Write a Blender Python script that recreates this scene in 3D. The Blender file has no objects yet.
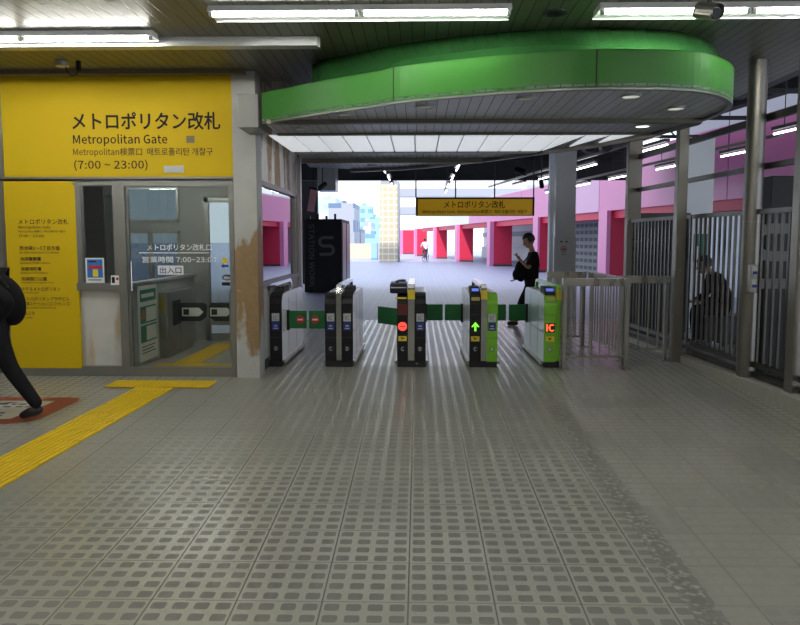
import bpy, bmesh, math, random
from mathutils import Vector, Matrix
random.seed(7)
C = bpy.context.scene.collection
R = math.radians
PI = math.pi

# ---------------------------------------------------------------- camera maths
F, HZ, VX, CZ = 760.0, 240.0, 418.0, 1.6
TH = math.atan((312.5 - HZ) / F)
PH = math.atan((VX - 400) / F * math.cos(TH))
def ray(px, py):
    u = (px - 400) / F; v = (312.5 - py) / F
    fy = math.cos(TH) + v * math.sin(TH); fz = -math.sin(TH) + v * math.cos(TH)
    return u * math.cos(PH) - fy * math.sin(PH), u * math.sin(PH) + fy * math.cos(PH), fz
def at(px, py, Y):            # point of the place at depth Y
    x, y, z = ray(px, py); t = Y / y
    return Vector((x * t, Y, CZ + z * t))
def onz(px, py, Z):           # point of the place at height Z
    x, y, z = ray(px, py); t = (Z - CZ) / z
    return Vector((x * t, y * t, Z))
def X(px, Y, py=240): return at(px, py, Y).x
def Z(py, Y, px=418): return at(px, py, Y).z
SL, Y0 = 0.035, 9.6
def xf(y): return 3.69 - .065 * (y - 8.5)      # line of the tall fence
def zf(y): return 0.0 if y >= Y0 else SL * (y - Y0)

# ---------------------------------------------------------------- materials
def newmat(name):
    m = bpy.data.materials.new(name); m.use_nodes = True
    return m, m.node_tree.nodes, m.node_tree.links, m.node_tree.nodes['Principled BSDF']
def mat(name, rgb, rough=.5, metal=0, var=0.0, scale=6, emit=0, bump=0, stretch=(1, 1, 1), rvar=0.0):
    m, N, L, b = newmat(name)
    b.inputs['Base Color'].default_value = (*rgb, 1)
    b.inputs['Roughness'].default_value = rough
    b.inputs['Metallic'].default_value = metal
    if emit:
        b.inputs['Emission Color'].default_value = (*rgb, 1); b.inputs['Emission Strength'].default_value = emit
    if var or bump or rvar:
        tc = N.new('ShaderNodeTexCoord'); mp = N.new('ShaderNodeMapping'); mp.inputs['Scale'].default_value = stretch
        nz = N.new('ShaderNodeTexNoise'); nz.inputs['Scale'].default_value = scale; nz.inputs['Detail'].default_value = 5
        L.new(tc.outputs['Object'], mp.inputs[0]); L.new(mp.outputs[0], nz.inputs['Vector'])
        if var:
            mx = N.new('ShaderNodeMix'); mx.data_type = 'RGBA'
            mx.inputs[6].default_value = (*[c * (1 - var) for c in rgb], 1); mx.inputs[7].default_value = (*[min(1, c * (1 + var)) for c in rgb], 1)
            L.new(nz.outputs['Fac'], mx.inputs[0]); L.new(mx.outputs[2], b.inputs['Base Color'])
        if rvar:
            mr = N.new('ShaderNodeMapRange'); mr.inputs[1].default_value = .3; mr.inputs[2].default_value = .7
            mr.inputs[3].default_value = max(.02, rough - rvar); mr.inputs[4].default_value = rough + rvar
            L.new(nz.outputs['Fac'], mr.inputs[0]); L.new(mr.outputs[0], b.inputs['Roughness'])
        if bump:
            bp = N.new('ShaderNodeBump'); bp.inputs['Strength'].default_value = bump; bp.inputs['Distance'].default_value = .01
            L.new(nz.outputs['Fac'], bp.inputs['Height']); L.new(bp.outputs[0], b.inputs['Normal'])
    return m
class NT:
    """tiny expression helper over math nodes"""
    def __init__(s, m): s.N = m.node_tree.nodes; s.L = m.node_tree.links
    def f(s, op, a, b=None, c=None):
        n = s.N.new('ShaderNodeMath'); n.operation = op
        for i, v in enumerate((a, b, c)):
            if v is None: continue
            if isinstance(v, (int, float)): n.inputs[i].default_value = v
            else: s.L.new(v, n.inputs[i])
        return n.outputs[0]
    def mix(s, fac, a, b):
        n = s.N.new('ShaderNodeMix'); n.data_type = 'RGBA'
        for i, v in ((0, fac), (6, a), (7, b)):
            if isinstance(v, tuple): n.inputs[i].default_value = (*v, 1)
            elif isinstance(v, (int, float)): n.inputs[i].default_value = v
            else: s.L.new(v, n.inputs[i])
        return n.outputs[2]
    def xyz(s):
        t = s.N.new('ShaderNodeTexCoord'); q = s.N.new('ShaderNodeSeparateXYZ'); s.L.new(t.outputs['Object'], q.inputs[0])
        return q.outputs[0], q.outputs[1], q.outputs[2], t.outputs['Object']
    def noise(s, vec, scale, detail=4, stretch=None):
        if stretch:
            mp = s.N.new('ShaderNodeMapping'); mp.inputs['Scale'].default_value = stretch; s.L.new(vec, mp.inputs[0]); vec = mp.outputs[0]
        n = s.N.new('ShaderNodeTexNoise'); n.inputs['Scale'].default_value = scale; n.inputs['Detail'].default_value = detail
        s.L.new(vec, n.inputs['Vector']); return n.outputs['Fac']
    def ramp(s, v, a, b):
        n = s.N.new('ShaderNodeMapRange'); n.inputs[1].default_value = a; n.inputs[2].default_value = b; n.clamp = True
        s.L.new(v, n.inputs[0]); return n.outputs[0]

def floor_mat(name, grid, dot, W=.432, x0=-.045, y0=3.653, worn=True, rg=.25, rd=.5, tint=1):
    m, N, L, b = newmat(name); t = NT(m); x, y, z, v = t.xyz()
    u = t.f('DIVIDE', t.f('SUBTRACT', x, x0), W); w = t.f('DIVIDE', t.f('SUBTRACT', y, y0), W)
    fu = t.f('FRACT', u); fw = t.f('FRACT', w)
    iu = t.f('FLOOR', u); iw = t.f('FLOOR', w)
    cb = N.new('ShaderNodeCombineXYZ'); L.new(iu, cb.inputs[0]); L.new(iw, cb.inputs[1])
    wn = N.new('ShaderNodeTexWhiteNoise'); wn.noise_dimensions = '2D'; L.new(cb.outputs[0], wn.inputs['Vector'])
    rnd = wn.outputs['Value']
    a = t.f('ABSOLUTE', t.f('SUBTRACT', t.f('FRACT', t.f('MULTIPLY', u, 4)), .5))
    c = t.f('ABSOLUTE', t.f('SUBTRACT', t.f('FRACT', t.f('MULTIPLY', w, 4)), .5))
    q = t.f('ADD', t.f('POWER', t.f('DIVIDE', a, .36), 5), t.f('POWER', t.f('DIVIDE', c, .325), 5))
    n1 = t.noise(v, 70, 3); n2 = t.noise(v, 1.3, 4); n3 = t.noise(v, 300, 2); n4 = t.noise(v, 9, 5)
    q = t.f('ADD', q, t.f('MULTIPLY', t.f('SUBTRACT', n1, .5), .25))
    d = t.f('SUBTRACT', 1, t.ramp(q, .75, 1.25))
    if worn:
        fade = t.ramp(t.f('ADD', x, t.f('MULTIPLY', n2, .5)), 1.55, 1.75)         # trodden, faded side
        keep = t.ramp(rnd, .78, .84)                                               # replaced tiles keep their dots
        f2 = t.f('MULTIPLY', fade, t.f('SUBTRACT', .58, t.f('MULTIPLY', keep, .35)))
        d = t.f('MULTIPLY', d, t.f('SUBTRACT', 1, f2))
        lf = t.f('SUBTRACT', 1, t.ramp(t.f('ADD', x, t.f('MULTIPLY', n2, .9)), -3.3, -1.9))
        d = t.f('MULTIPLY', d, t.f('SUBTRACT', 1, t.f('MULTIPLY', lf, .3)))
    e = t.f('MINIMUM', t.f('MINIMUM', fu, t.f('SUBTRACT', 1, fu)), 9)
    e2 = t.f('ADD', t.f('MINIMUM', fw, t.f('SUBTRACT', 1, fw)), .004)
    seam = t.f('SUBTRACT', 1, t.ramp(t.f('MINIMUM', e, e2), .006, .012))
    gcol = t.mix(n3, tuple(k * .62 for k in grid), tuple(k * 1.38 for k in grid))
    gcol = t.mix(t.f('MULTIPLY', t.ramp(n2, .35, .7), .35), gcol, tuple(k * .72 for k in grid))
    gcol = t.mix(t.f('MULTIPLY', rnd, .16), gcol, tuple(k * .6 for k in grid))
    col = t.mix(d, gcol, t.mix(n3, tuple(k * .75 for k in dot), tuple(k * 1.25 for k in dot)))
    rough = t.f('ADD', rg, t.f('MULTIPLY', d, rd - rg))
    rough = t.f('ADD', rough, t.f('MULTIPLY', t.f('SUBTRACT', n4, .5), .09))
    if worn:
        sx = t.f('MULTIPLY', t.ramp(x, 1.33, 1.335), t.f('SUBTRACT', 1, t.ramp(x, 1.485, 1.49)))
        near = t.f('SUBTRACT', 1, t.ramp(y, 7.3, 8.8)); sx = t.f('MULTIPLY', sx, near)
        n5 = t.noise(v, 28, 6)
        col = t.mix(sx, col, t.mix(t.ramp(n5, .5, .72), tuple(k * .42 for k in grid), tuple(k * 1.15 for k in grid)))
        rough = t.f('ADD', rough, t.f('MULTIPLY', sx, .2))
    col = t.mix(t.f('MULTIPLY', seam, .55), col, (.05, .05, .045))
    L.new(col, b.inputs['Base Color']); L.new(rough, b.inputs['Roughness'])
    bp = N.new('ShaderNodeBump'); bp.inputs['Strength'].default_value = .12; bp.inputs['Distance'].default_value = .003
    L.new(t.f('ADD', t.f('MULTIPLY', d, .6), t.f('MULTIPLY', n3, .4)), bp.inputs['Height']); L.new(bp.outputs[0], b.inputs['Normal'])
    b.inputs['Specular IOR Level'].default_value = .5
    return m
def slat_mat(name, rgb, step, rough=.45, lw=.07, metal=0.0, off=0.0):
    m, N, L, b = newmat(name); t = NT(m); x, y, z, v = t.xyz()
    fu = t.f('FRACT', t.f('DIVIDE', t.f('ADD', x, 20 + off), step))
    ln = t.f('MULTIPLY', t.ramp(fu, 0, lw * .3), t.f('SUBTRACT', 1, t.ramp(fu, lw * .7, lw)))
    wn = N.new('ShaderNodeTexWhiteNoise'); wn.noise_dimensions = '1D'; L.new(t.f('FLOOR', t.f('DIVIDE', t.f('ADD', x, 20 + off), step)), wn.inputs['W'])
    base = t.mix(wn.outputs['Value'], tuple(k * .9 for k in rgb), tuple(k * 1.1 for k in rgb))
    base = t.mix(t.f('MULTIPLY', t.noise(v, 2), .25), base, tuple(k * .7 for k in rgb))
    L.new(t.mix(ln, base, (.008, .008, .007)), b.inputs['Base Color'])
    b.inputs['Roughness'].default_value = rough; b.inputs['Metallic'].default_value = metal
    bp = N.new('ShaderNodeBump'); bp.invert = True; bp.inputs['Strength'].default_value = .6; bp.inputs['Distance'].default_value = .01
    L.new(ln, bp.inputs['Height']); L.new(bp.outputs[0], b.inputs['Normal'])
    return m
def glass_mat(name, tint=(.93, .97, .95), extra=.02, rough=.0):
    m = bpy.data.materials.new(name); m.use_nodes = True; N = m.node_tree.nodes; L = m.node_tree.links; N.clear()
    o = N.new('ShaderNodeOutputMaterial'); mx = N.new('ShaderNodeMixShader'); tr = N.new('ShaderNodeBsdfTransparent'); gl = N.new('ShaderNodeBsdfGlossy')
    fr = N.new('ShaderNodeFresnel'); fr.inputs[0].default_value = 1.5; ad = N.new('ShaderNodeMath'); ad.operation = 'ADD'; ad.inputs[1].default_value = extra
    tr.inputs[0].default_value = (*tint, 1); gl.inputs['Roughness'].default_value = rough
    L.new(fr.outputs[0], ad.inputs[0]); L.new(ad.outputs[0], mx.inputs[0]); L.new(tr.outputs[0], mx.inputs[1]); L.new(gl.outputs[0], mx.inputs[2]); L.new(mx.outputs[0], o.inputs[0])
    return m
def rust_mat(name, base, rust=(.33, .17, .05), lo=.52, hi=.62, zb=None, scale=3.0, rough=.5):
    m, N, L, b = newmat(name); t = NT(m); x, y, z, v = t.xyz()
    n = t.noise(v, scale, 6, (1.6, 1.6, .28)); n2 = t.noise(v, 14, 5)
    k = t.f('ADD', n, t.f('MULTIPLY', t.f('SUBTRACT', n2, .5), .18))
    if zb:
        g = t.f('MULTIPLY', t.ramp(z, zb[0], zb[1]), t.f('SUBTRACT', 1, t.ramp(z, zb[2], zb[3])))
        k = t.f('ADD', k, t.f('MULTIPLY', t.f('SUBTRACT', g, .5), zb[4]))
    f = t.ramp(k, lo, hi)
    c = t.mix(t.noise(v, 5), tuple(q * .85 for q in base), tuple(q * 1.12 for q in base))
    c = t.mix(t.f('MULTIPLY', f, .9), c, t.mix(n2, tuple(q * .7 for q in rust), tuple(min(1, q * 1.4) for q in rust)))
    L.new(c, b.inputs['Base Color']); b.inputs['Roughness'].default_value = rough
    return m
def grid_mat(name, wall, pane, sx, sz, fw=.2, fz=.25, axis=0, rough=.6):
    """facade of one building: rows of panes in a wall"""
    m, N, L, b = newmat(name); t = NT(m); x, y, z, v = t.xyz()
    u = t.f('ABSOLUTE', t.f('SUBTRACT', t.f('FRACT', t.f('DIVIDE', t.f('ADD', t.f('ADD', x, y), 500), sx)), .5))
    w = t.f('ABSOLUTE', t.f('SUBTRACT', t.f('FRACT', t.f('DIVIDE', t.f('ADD', z, 50), sz)), .5))
    f = t.f('MULTIPLY', t.f('LESS_THAN', u, .5 - fw), t.f('LESS_THAN', w, .5 - fz))
    L.new(t.mix(f, wall, pane), b.inputs['Base Color']); b.inputs['Roughness'].default_value = rough
    return m

M = {}
M['ceil'] = slat_mat('ceiling_slats', (.15, .145, .105), .112, .42, lw=.13)
M['soffit'] = slat_mat('soffit_slats', (.52, .55, .58), .099, .35, lw=.10, off=.03)
M['green'] = mat('green_panel', (.036, .17, .022), .38, 0, .06, 2)
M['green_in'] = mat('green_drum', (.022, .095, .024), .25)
M['yellow'] = mat('yellow_board', (.58, .40, .004), .65, 0, .05, 1.5)
M['yel_print'] = mat('yellow_print', (.8, .6, .03), .5)
M['ink'] = mat('ink', (.008, .006, .006), .8)
M['ink2'] = mat('faded_ink', (.07, .045, .012), .8)
M['white'] = mat('white_paint', (.85, .86, .86), .4)
M['whiteplastic'] = mat('white_plastic', (.9, .91, .93), .18)
M['paleblue'] = mat('pale_panel', (.74, .85, .97), .22)
M['steel'] = mat('brushed_steel', (.37, .35, .30), .32, .85, .12, 8, stretch=(1, 1, .15), rvar=.08)
M['steel_dk'] = mat('bronze_steel', (.23, .21, .175), .38, .7, .15, 5, rvar=.08)
M['pole'] = mat('polished_pole', (.22, .21, .185), .42, .85, .1, 6, rvar=.05)
M['chrome'] = mat('chrome', (.62, .61, .58), .16, 1)
M['alu'] = mat('aluminium', (.25, .25, .232), .38, .6, .1, 6)
M['alu_lt'] = mat('pale_aluminium', (.52, .53, .52), .35, .5)
M['black'] = mat('black_plastic', (.009, .009, .010), .4)
M['blackm'] = mat('black_matt', (.007, .007, .008), .6)
M['darkgrey'] = mat('dark_grey', (.05, .052, .055), .5)
M['roofdk'] = mat('roof_steel', (.035, .037, .04), .6, 0, .2, 2)
M['tube'] = mat('lamp_tube', (1, .99, .93), .4, 0, emit=62)
M['tube_out'] = mat('lamp_tube_far', (1, 1, .97), .4, 0, emit=9)
M['diff'] = mat('light_diffuser', (.93, .97, 1), .35, 0, emit=.55)
M['down_on'] = mat('downlight_lit', (1, 1, .95), .4, 0, emit=3)
M['down_off'] = mat('downlight_lens', (.85, .85, .7), .3)
M['ggreen'] = mat('gate_green', (.20, .52, .03), .25)
M['flap'] = mat('flap_green', (.005, .14, .028), .4)
M['red'] = mat('sign_red', (.55, .02, .02), .45)
M['redlit'] = mat('red_lamp', (1, .06, .04), .4, emit=1.6)
M['iclit'] = mat('orange_lamp', (1, .13, .04), .4, emit=1.5)
M['greenlit'] = mat('green_lamp', (.25, 1, .05), .4, emit=1.1)
M['bluelcd'] = mat('blue_display', (.15, .22, .9), .2, emit=.6)
M['stblue'] = mat('sticker_blue', (.015, .03, .2), .4)
M['stgrey'] = mat('sticker_grey', (.5, .51, .5), .4)
M['paper'] = mat('paper', (.74, .75, .74), .6)
M['pblue'] = mat('poster_blue', (.03, .17, .48), .4)
M['pgreen'] = mat('poster_green', (.03, .22, .13), .5)
M['brown'] = mat('poster_brown', (.35, .16, .08), .5)
M['tactile'] = mat('tactile_yellow', (.88, .62, .012), .5, 0, .12, 5)
M['tactile_base'] = mat('tactile_worn_yellow', (.66, .43, .01), .6, 0, .2, 5)
M['matred'] = mat('floor_sticker_red', (.27, .055, .03), .55, 0, .3, 1.2)
M['matwhite'] = mat('floor_sticker_pale', (.52, .51, .42), .55, 0, .12, 4)
M['slate'] = mat('slate_text', (.08, .1, .16), .6)
M['glass'] = glass_mat('clear_glass')
M['glass_side'] = glass_mat('side_glass', (.80, .84, .84), .28)
M['glass_dk'] = glass_mat('dim_glass', (.32, .35, .36), .06)
M['offwall'] = mat('office_wall', (.42, .43, .42), .5, 0, .06, 2)
M['stained'] = rust_mat('stained_panel', (.55, .55, .52), (.4, .28, .14), .60, .78)
M['pillar_rust'] = rust_mat('rusted_pillar', (.44, .44, .41), (.22, .125, .035), .47, .55, (.2, .95, 1.5, 2.1, .36), 2.4)
M['pillar_side'] = rust_mat('rusted_edge', (.42, .42, .39), (.24, .14, .05), .56, .64)
M['rust_panel'] = rust_mat('rust_streaks', (.82, .8, .74), (.30, .17, .06), .50, .57, None, 1.5)
M['pink'] = mat('pink_cladding', (.66, .20, .42), .35, 0, .04, .6)
M['pinkwall'] = mat('lilac_cladding', (.66, .36, .56), .35, 0, .04, .6)
M['redcol'] = mat('red_cladding', (.62, .02, .07), .5, 0, .05, 1)
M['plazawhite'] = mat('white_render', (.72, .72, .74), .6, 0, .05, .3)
M['bandgrey'] = mat('grey_band', (.32, .34, .38), .6)
M['lightpillar'] = mat('light_pillar', (.88, .92, .97), .4, 0, .05, 2)
M['greypillar'] = mat('grey_pillar', (.5, .5, .5), .4, 0, .05, 3)
M['plaza'] = floor_mat('plaza_paving', (.33, .36, .53), (.29, .32, .47), W=.6, worn=False, rg=.42, rd=.5)
M['floor'] = floor_mat('dotted_tiles', (.42, .415, .355), (.185, .182, .157))
M['skin'] = mat('skin', (.42, .24, .16), .5)
M['hair'] = mat('hair', (.01, .009, .009), .45)
M['clothblk'] = mat('black_cloth', (.009, .009, .010), .8, 0, .3, 20, bump=.3)
M['clothblk2'] = mat('black_cloth_trousers', (.013, .013, .015), .85, 0, .3, 20, bump=.3)
for k_, v_ in (('clothblk', .12), ('clothblk2', .12), ('black', .3), ('yellow', .25), ('green', .3)): M[k_].node_tree.nodes['Principled BSDF'].inputs['Specular IOR Level'].default_value = v_
M['leather'] = mat('black_leather', (.012, .011, .011), .35)
M['shirt'] = mat('white_shirt', (.8, .82, .85), .7)
M['trgrey'] = mat('grey_trousers', (.1, .1, .12), .8)
M['curb'] = mat('curb_stone', (.42, .41, .36), .6, 0, .2, 12)
M['far_blue'] = grid_mat('blue_glass_facade', (.30, .50, .68), (.16, .32, .55), 3, 3.4)
M['far_cyan'] = grid_mat('cyan_facade', (.42, .72, .78), (.34, .60, .72), 4, 3)
M['far_grey'] = grid_mat('grey_facade', (.34, .36, .40), (.12, .18, .30), 5, 4)
M['far_white'] = grid_mat('white_facade', (.6, .62, .66), (.35, .4, .5), 3, 3)
M['beige'] = grid_mat('beige_lattice', (.78, .74, .62), (.58, .50, .33), .42, .44, .08, .12)
M['beigewall'] = mat('beige_wall', (.62, .52, .40), .7)
M['stairgrey'] = grid_mat('stair_glazing', (.30, .32, .33), (.10, .12, .13), .5, .35, .1, .25)

# ---------------------------------------------------------------- mesh building
class MB:
    def __init__(s): s.v = []; s.f = []
    def add(s, vs, fs):
        o = len(s.v); s.v += [tuple(v) for v in vs]; s.f += [tuple(o + i for i in f) for f in fs]; return s
    def box(s, x0, x1, y0, y1, z0, z1):
        x0, x1 = sorted((x0, x1)); y0, y1 = sorted((y0, y1)); z0, z1 = sorted((z0, z1))
        return s.add([(x0, y0, z0), (x1, y0, z0), (x1, y1, z0), (x0, y1, z0), (x0, y0, z1), (x1, y0, z1), (x1, y1, z1), (x0, y1, z1)],
                     [(0, 3, 2, 1), (4, 5, 6, 7), (0, 1, 5, 4), (1, 2, 6, 5), (2, 3, 7, 6), (3, 0, 4, 7)])
    def prism(s, pts, d):       # polygon (3d points) swept by vector d
        n = len(pts); d = Vector(d); P = [Vector(p) for p in pts]
        return s.add(P + [p + d for p in P], [tuple(range(n))[::-1], tuple(range(n, 2 * n))] + [(i, (i + 1) % n, n + (i + 1) % n, n + i) for i in range(n)])
    def tube(s, path, r, n=10, cap=True, radii=None):
        P = [Vector(p) for p in path]; rings = []; prev = None
        for i, p in enumerate(P):
            t = (P[min(i + 1, len(P) - 1)] - P[max(i - 1, 0)]).normalized()
            a = prev if prev is not None else (Vector((0, 0, 1)) if abs(t.z) < .9 else Vector((1, 0, 0)))
            a = (a - t * a.dot(t)).normalized(); b = t.cross(a); prev = a
            rr = radii[i] if radii else r
            rings.append([p + (a * math.cos(2 * PI * k / n) + b * math.sin(2 * PI * k / n)) * rr for k in range(n)])
        vs = [q for g in rings for q in g]; fs = []
        for i in range(len(rings) - 1):
            for k in range(n): fs.append((i * n + k, i * n + (k + 1) % n, (i + 1) * n + (k + 1) % n, (i + 1) * n + k))
        if cap: fs += [tuple(range(n))[::-1], tuple(range((len(rings) - 1) * n, len(rings) * n))]
        return s.add(vs, fs)
    def ball(s, c, rx, ry, rz, nu=14, nv=9, rot=None):
        vs = []; fs = []; c = Vector(c)
        for j in range(nv + 1):
            a = PI * j / nv
            for i in range(nu):
                q = Vector((rx * math.sin(a) * math.cos(2 * PI * i / nu), ry * math.sin(a) * math.sin(2 * PI * i / nu), rz * math.cos(a)))
                if rot: q = rot @ q
                vs.append(c + q)
        for j in range(nv):
            for i in range(nu): fs.append((j * nu + i, (j + 1) * nu + i, (j + 1) * nu + (i + 1) % nu, j * nu + (i + 1) % nu))
        return s.add(vs, fs)
    def ring(s, c, r, w, axis='z', h=.01, n=28):
        """flat annulus with thickness"""
        c = Vector(c); vs = []
        for (rr, hh) in ((r, 0), (r - w, 0), (r - w, h), (r, h)):
            for k in range(n):
                a = 2 * PI * k / n; u, v = rr * math.cos(a), rr * math.sin(a)
                vs.append(c + (Vector((u, v, hh)) if axis == 'z' else Vector((u, hh, v)) if axis == 'y' else Vector((hh, u, v))))
        fs = []
        for j in range(4):
            for k in range(n): fs.append((j * n + k, j * n + (k + 1) % n, ((j + 1) % 4) * n + (k + 1) % n, ((j + 1) % 4) * n + k))
        return s.add(vs, fs)
ORG = {}
def org(o): return ORG.get(o.name, Vector((0, 0, 0)))
def link(name, me, m, parent, o=None, smooth=False):
    if m is not None and not me.materials: me.materials.append(m)
    ob = bpy.data.objects.new(name, me); C.objects.link(ob)
    if parent:
        ob.parent = parent; ob.location = o - org(parent)
    else: ob.location = o
    ORG[ob.name] = o.copy()
    if smooth:
        for p in me.polygons: p.use_smooth = True
    return ob
def build(name, mb, m, parent=None, bevel=0, smooth=False, zero=False, seg=2):
    """link mb as ONE mesh object; its origin is its parent's, or the middle of its own base"""
    vs = [Vector(v) for v in mb.v]
    if parent: o = org(parent).copy()
    elif zero: o = Vector((0, 0, 0))
    else:
        xs = [v.x for v in vs]; ys = [v.y for v in vs]; zs = [v.z for v in vs]
        o = Vector(((min(xs) + max(xs)) / 2, (min(ys) + max(ys)) / 2, min(zs)))
    me = bpy.data.meshes.new(name); me.from_pydata([v - o for v in vs], [], mb.f)
    bm = bmesh.new(); bm.from_mesh(me); bmesh.ops.recalc_face_normals(bm, faces=bm.faces); bm.to_mesh(me); bm.free()
    ob = link(name, me, m, parent, o, smooth)
    if bevel:
        b = ob.modifiers.new('b', 'BEVEL'); b.width = bevel; b.segments = seg; b.limit_method = 'ANGLE'; b.angle_limit = R(40)
    return ob
def thing(name, label, cat, loc, group=None):
    o = bpy.data.objects.new(name, None); C.objects.link(o); o.location = loc; o.empty_display_size = .1
    ORG[o.name] = Vector(loc); o['label'] = label; o['category'] = cat
    if group: o['group'] = group
    return o
def tag(o, label, cat, group=None, kind=None):
    o['label'] = label; o['category'] = cat
    if group: o['group'] = group
    if kind: o['kind'] = kind
    return o
def struct(name, mb, m, parent=None, **k):
    o = build(name, mb, m, parent, **k)
    if not parent: o['kind'] = 'structure'
    return o
def clone(src, loc, label=None, group=None, rotz=None):
    def cp(o, par):
        c = o.copy(); C.objects.link(c)
        if par: c.parent = par; c.matrix_parent_inverse = o.matrix_parent_inverse.copy()
        for ch in [q for q in bpy.data.objects if q.parent == o]: cp(ch, c)
        return c
    c = cp(src, None); c.location = loc; ORG[c.name] = Vector(loc)
    if rotz is not None: c.rotation_euler.z = rotz
    if label: c['label'] = label
    if group: c['group'] = group
    return c
import os
try: FONT = bpy.data.fonts.load(os.path.join(bpy.utils.system_resource('DATAFILES'), 'fonts', 'Noto Sans CJK Regular.woff2'))
except Exception: FONT = None
def text(s, name, m, parent, O, U, V, bold=0.0, depth=.002):
    """writing fitted to the rectangle O, O+U, O+V; raised from it by depth"""
    cu = bpy.data.curves.new(name, 'FONT'); cu.body = s; cu.size = 1; cu.resolution_u = 2
    if FONT: cu.font = FONT
    t = bpy.data.objects.new(name, cu); C.objects.link(t)
    dg = bpy.context.evaluated_depsgraph_get(); dg.update()
    me = bpy.data.meshes.new_from_object(t.evaluated_get(dg)); bpy.data.objects.remove(t)
    xs = [v.co.x for v in me.vertices]; ys = [v.co.y for v in me.vertices]
    if not xs: return None
    x0, x1, y0, y1 = min(xs), max(xs), min(ys), max(ys)
    O = Vector(O); U = Vector(U); V = Vector(V); n = U.cross(V).normalized(); o = org(parent) if parent else O
    for v in me.vertices:
        v.co = O + U * ((v.co.x - x0) / (x1 - x0)) + V * ((v.co.y - y0) / max(1e-6, y1 - y0)) + n * depth - o
    me.materials.clear()
    if bold:
        bm = bmesh.new(); bm.from_mesh(me); un, vn = U.normalized(), V.normalized(); h = V.length * bold
        base = list(bm.faces)
        for q, (du, dv) in enumerate(((-1, 0), (1, 0), (0, 1), (0, -1))):
            g = bmesh.ops.duplicate(bm, geom=base + list({v for f in base for v in f.verts}) + list({e for f in base for e in f.edges}))
            bmesh.ops.translate(bm, vec=un * du * h + vn * dv * h + n * (.0003 * (q + 1)), verts=[v for v in g['geom'] if isinstance(v, bmesh.types.BMVert)])
        bm.to_mesh(me); bm.free()
    return link(name, me, m, parent, o.copy())
def ptext(s, name, m, parent, px0, px1, py0, py1, Y, bold=0.0, depth=.002):
    a = at(px0, py1, Y); b = at(px1, py1, Y); c = at(px0, py0, Y)
    return text(s, name, m, parent, a, (b.x - a.x, 0, 0), (0, 0, c.z - a.z), bold, depth)
def prect(mb, px0, px1, py0, py1, Y, t=.01, ref=None):
    a = at(px0, py1, Y); b = at(px1, py0, Y); return mb.box(a.x, b.x, Y - t, Y, a.z, b.z)
def disc(c, r, axis, h, n=24):
    c = Vector(c); mb = MB(); pts = []
    for k in range(n):
        a = 2 * PI * k / n; u, v = r * math.cos(a), r * math.sin(a)
        pts.append(c + (Vector((u, v, 0)) if axis == 'z' else Vector((u, 0, v)) if axis == 'y' else Vector((0, u, v))))
    return mb.prism(pts, (0, 0, h) if axis == 'z' else (0, h, 0) if axis == 'y' else (h, 0, 0))

# ---------------------------------------------------------------- the setting
fl = MB(); XL, XR = -14, 9.0
fl.add([(XL, -8, zf(-8)), (XR, -8, zf(-8)), (XR, Y0, 0), (XL, Y0, 0), (XR, 15.2, 0), (XL, 15.2, 0)], [(0, 1, 2, 3), (3, 2, 4, 5)])
struct('floor', fl, M['floor'], zero=True)
pz = MB().add([(-60, 15.2, 0), (60, 15.2, 0), (60, 140, 0), (-60, 140, 0)], [(0, 1, 2, 3)])
struct('ground_plaza', pz, M['plaza'], zero=True)
ZC = 3.52
struct('ceiling', MB().box(XL, 4.3, -8, 10.6, ZC, ZC + .12), M['ceil'], zero=True)
M['plainwall'] = mat('station_wall', (.45, .45, .42), .6, 0, .08, 1)
struct('wall_back', MB().box(XL, XR, -8.2, -8, -.8, 5), M['plainwall'])
struct('wall_side', MB().box(XL - .2, XL, -8, 15, -.8, 5), M['plainwall'])
struct('wall_unseen_upper_building', MB().box(-40, 40, -40, 12.2, 6.2, 42), M['plazawhite'])  # unseen mass, height set so its shadow covers the near plaza
struct('wall_above_fence', MB().box(4.3, 4.45, -8, 10.6, ZC, 6.2), M['roofdk'])
struct('wall_above_gate', MB().box(XL, 4.45, 10.6, 10.8, ZC, 6.2), M['roofdk'])
struct('wall_far_end', MB().box(XL, X(0, 8.95) + .0 - .12, 8.95, 9.15, -.1, ZC), M['alu'])

# ---------------------------------------------------------------- staffed office
YF = 8.93
xa, xb = X(2, YF), X(234, YF)          # yellow front
xw = -1.90                              # side wall plane
YB = 12.05                              # rear of office
zc2 = Z(177.5, YF)                      # door head height
o_ = struct('wall_office_front', MB().box(xa - .1, xb, YF, YF + .12, zc2 - .04, ZC), M['alu'])
struct('wall_office_left', MB().box(xa - .1, X(122, YF), YF + .06, YF + .12, zf(YF) - .02, Z(290, YF)), M['stained'])
struct('wall_office_panel', MB().box(xa - .1, X(77, YF), YF, YF + .12, Z(290, YF) - .1, zc2), M['alu'])
# pillar at the corner
struct('pillar_office_corner', MB().box(X(234.5, 8.85), X(257.5, 8.85), 8.85, 9.15, zf(8.85) - .02, ZC), M['pillar_rust'])
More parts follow.
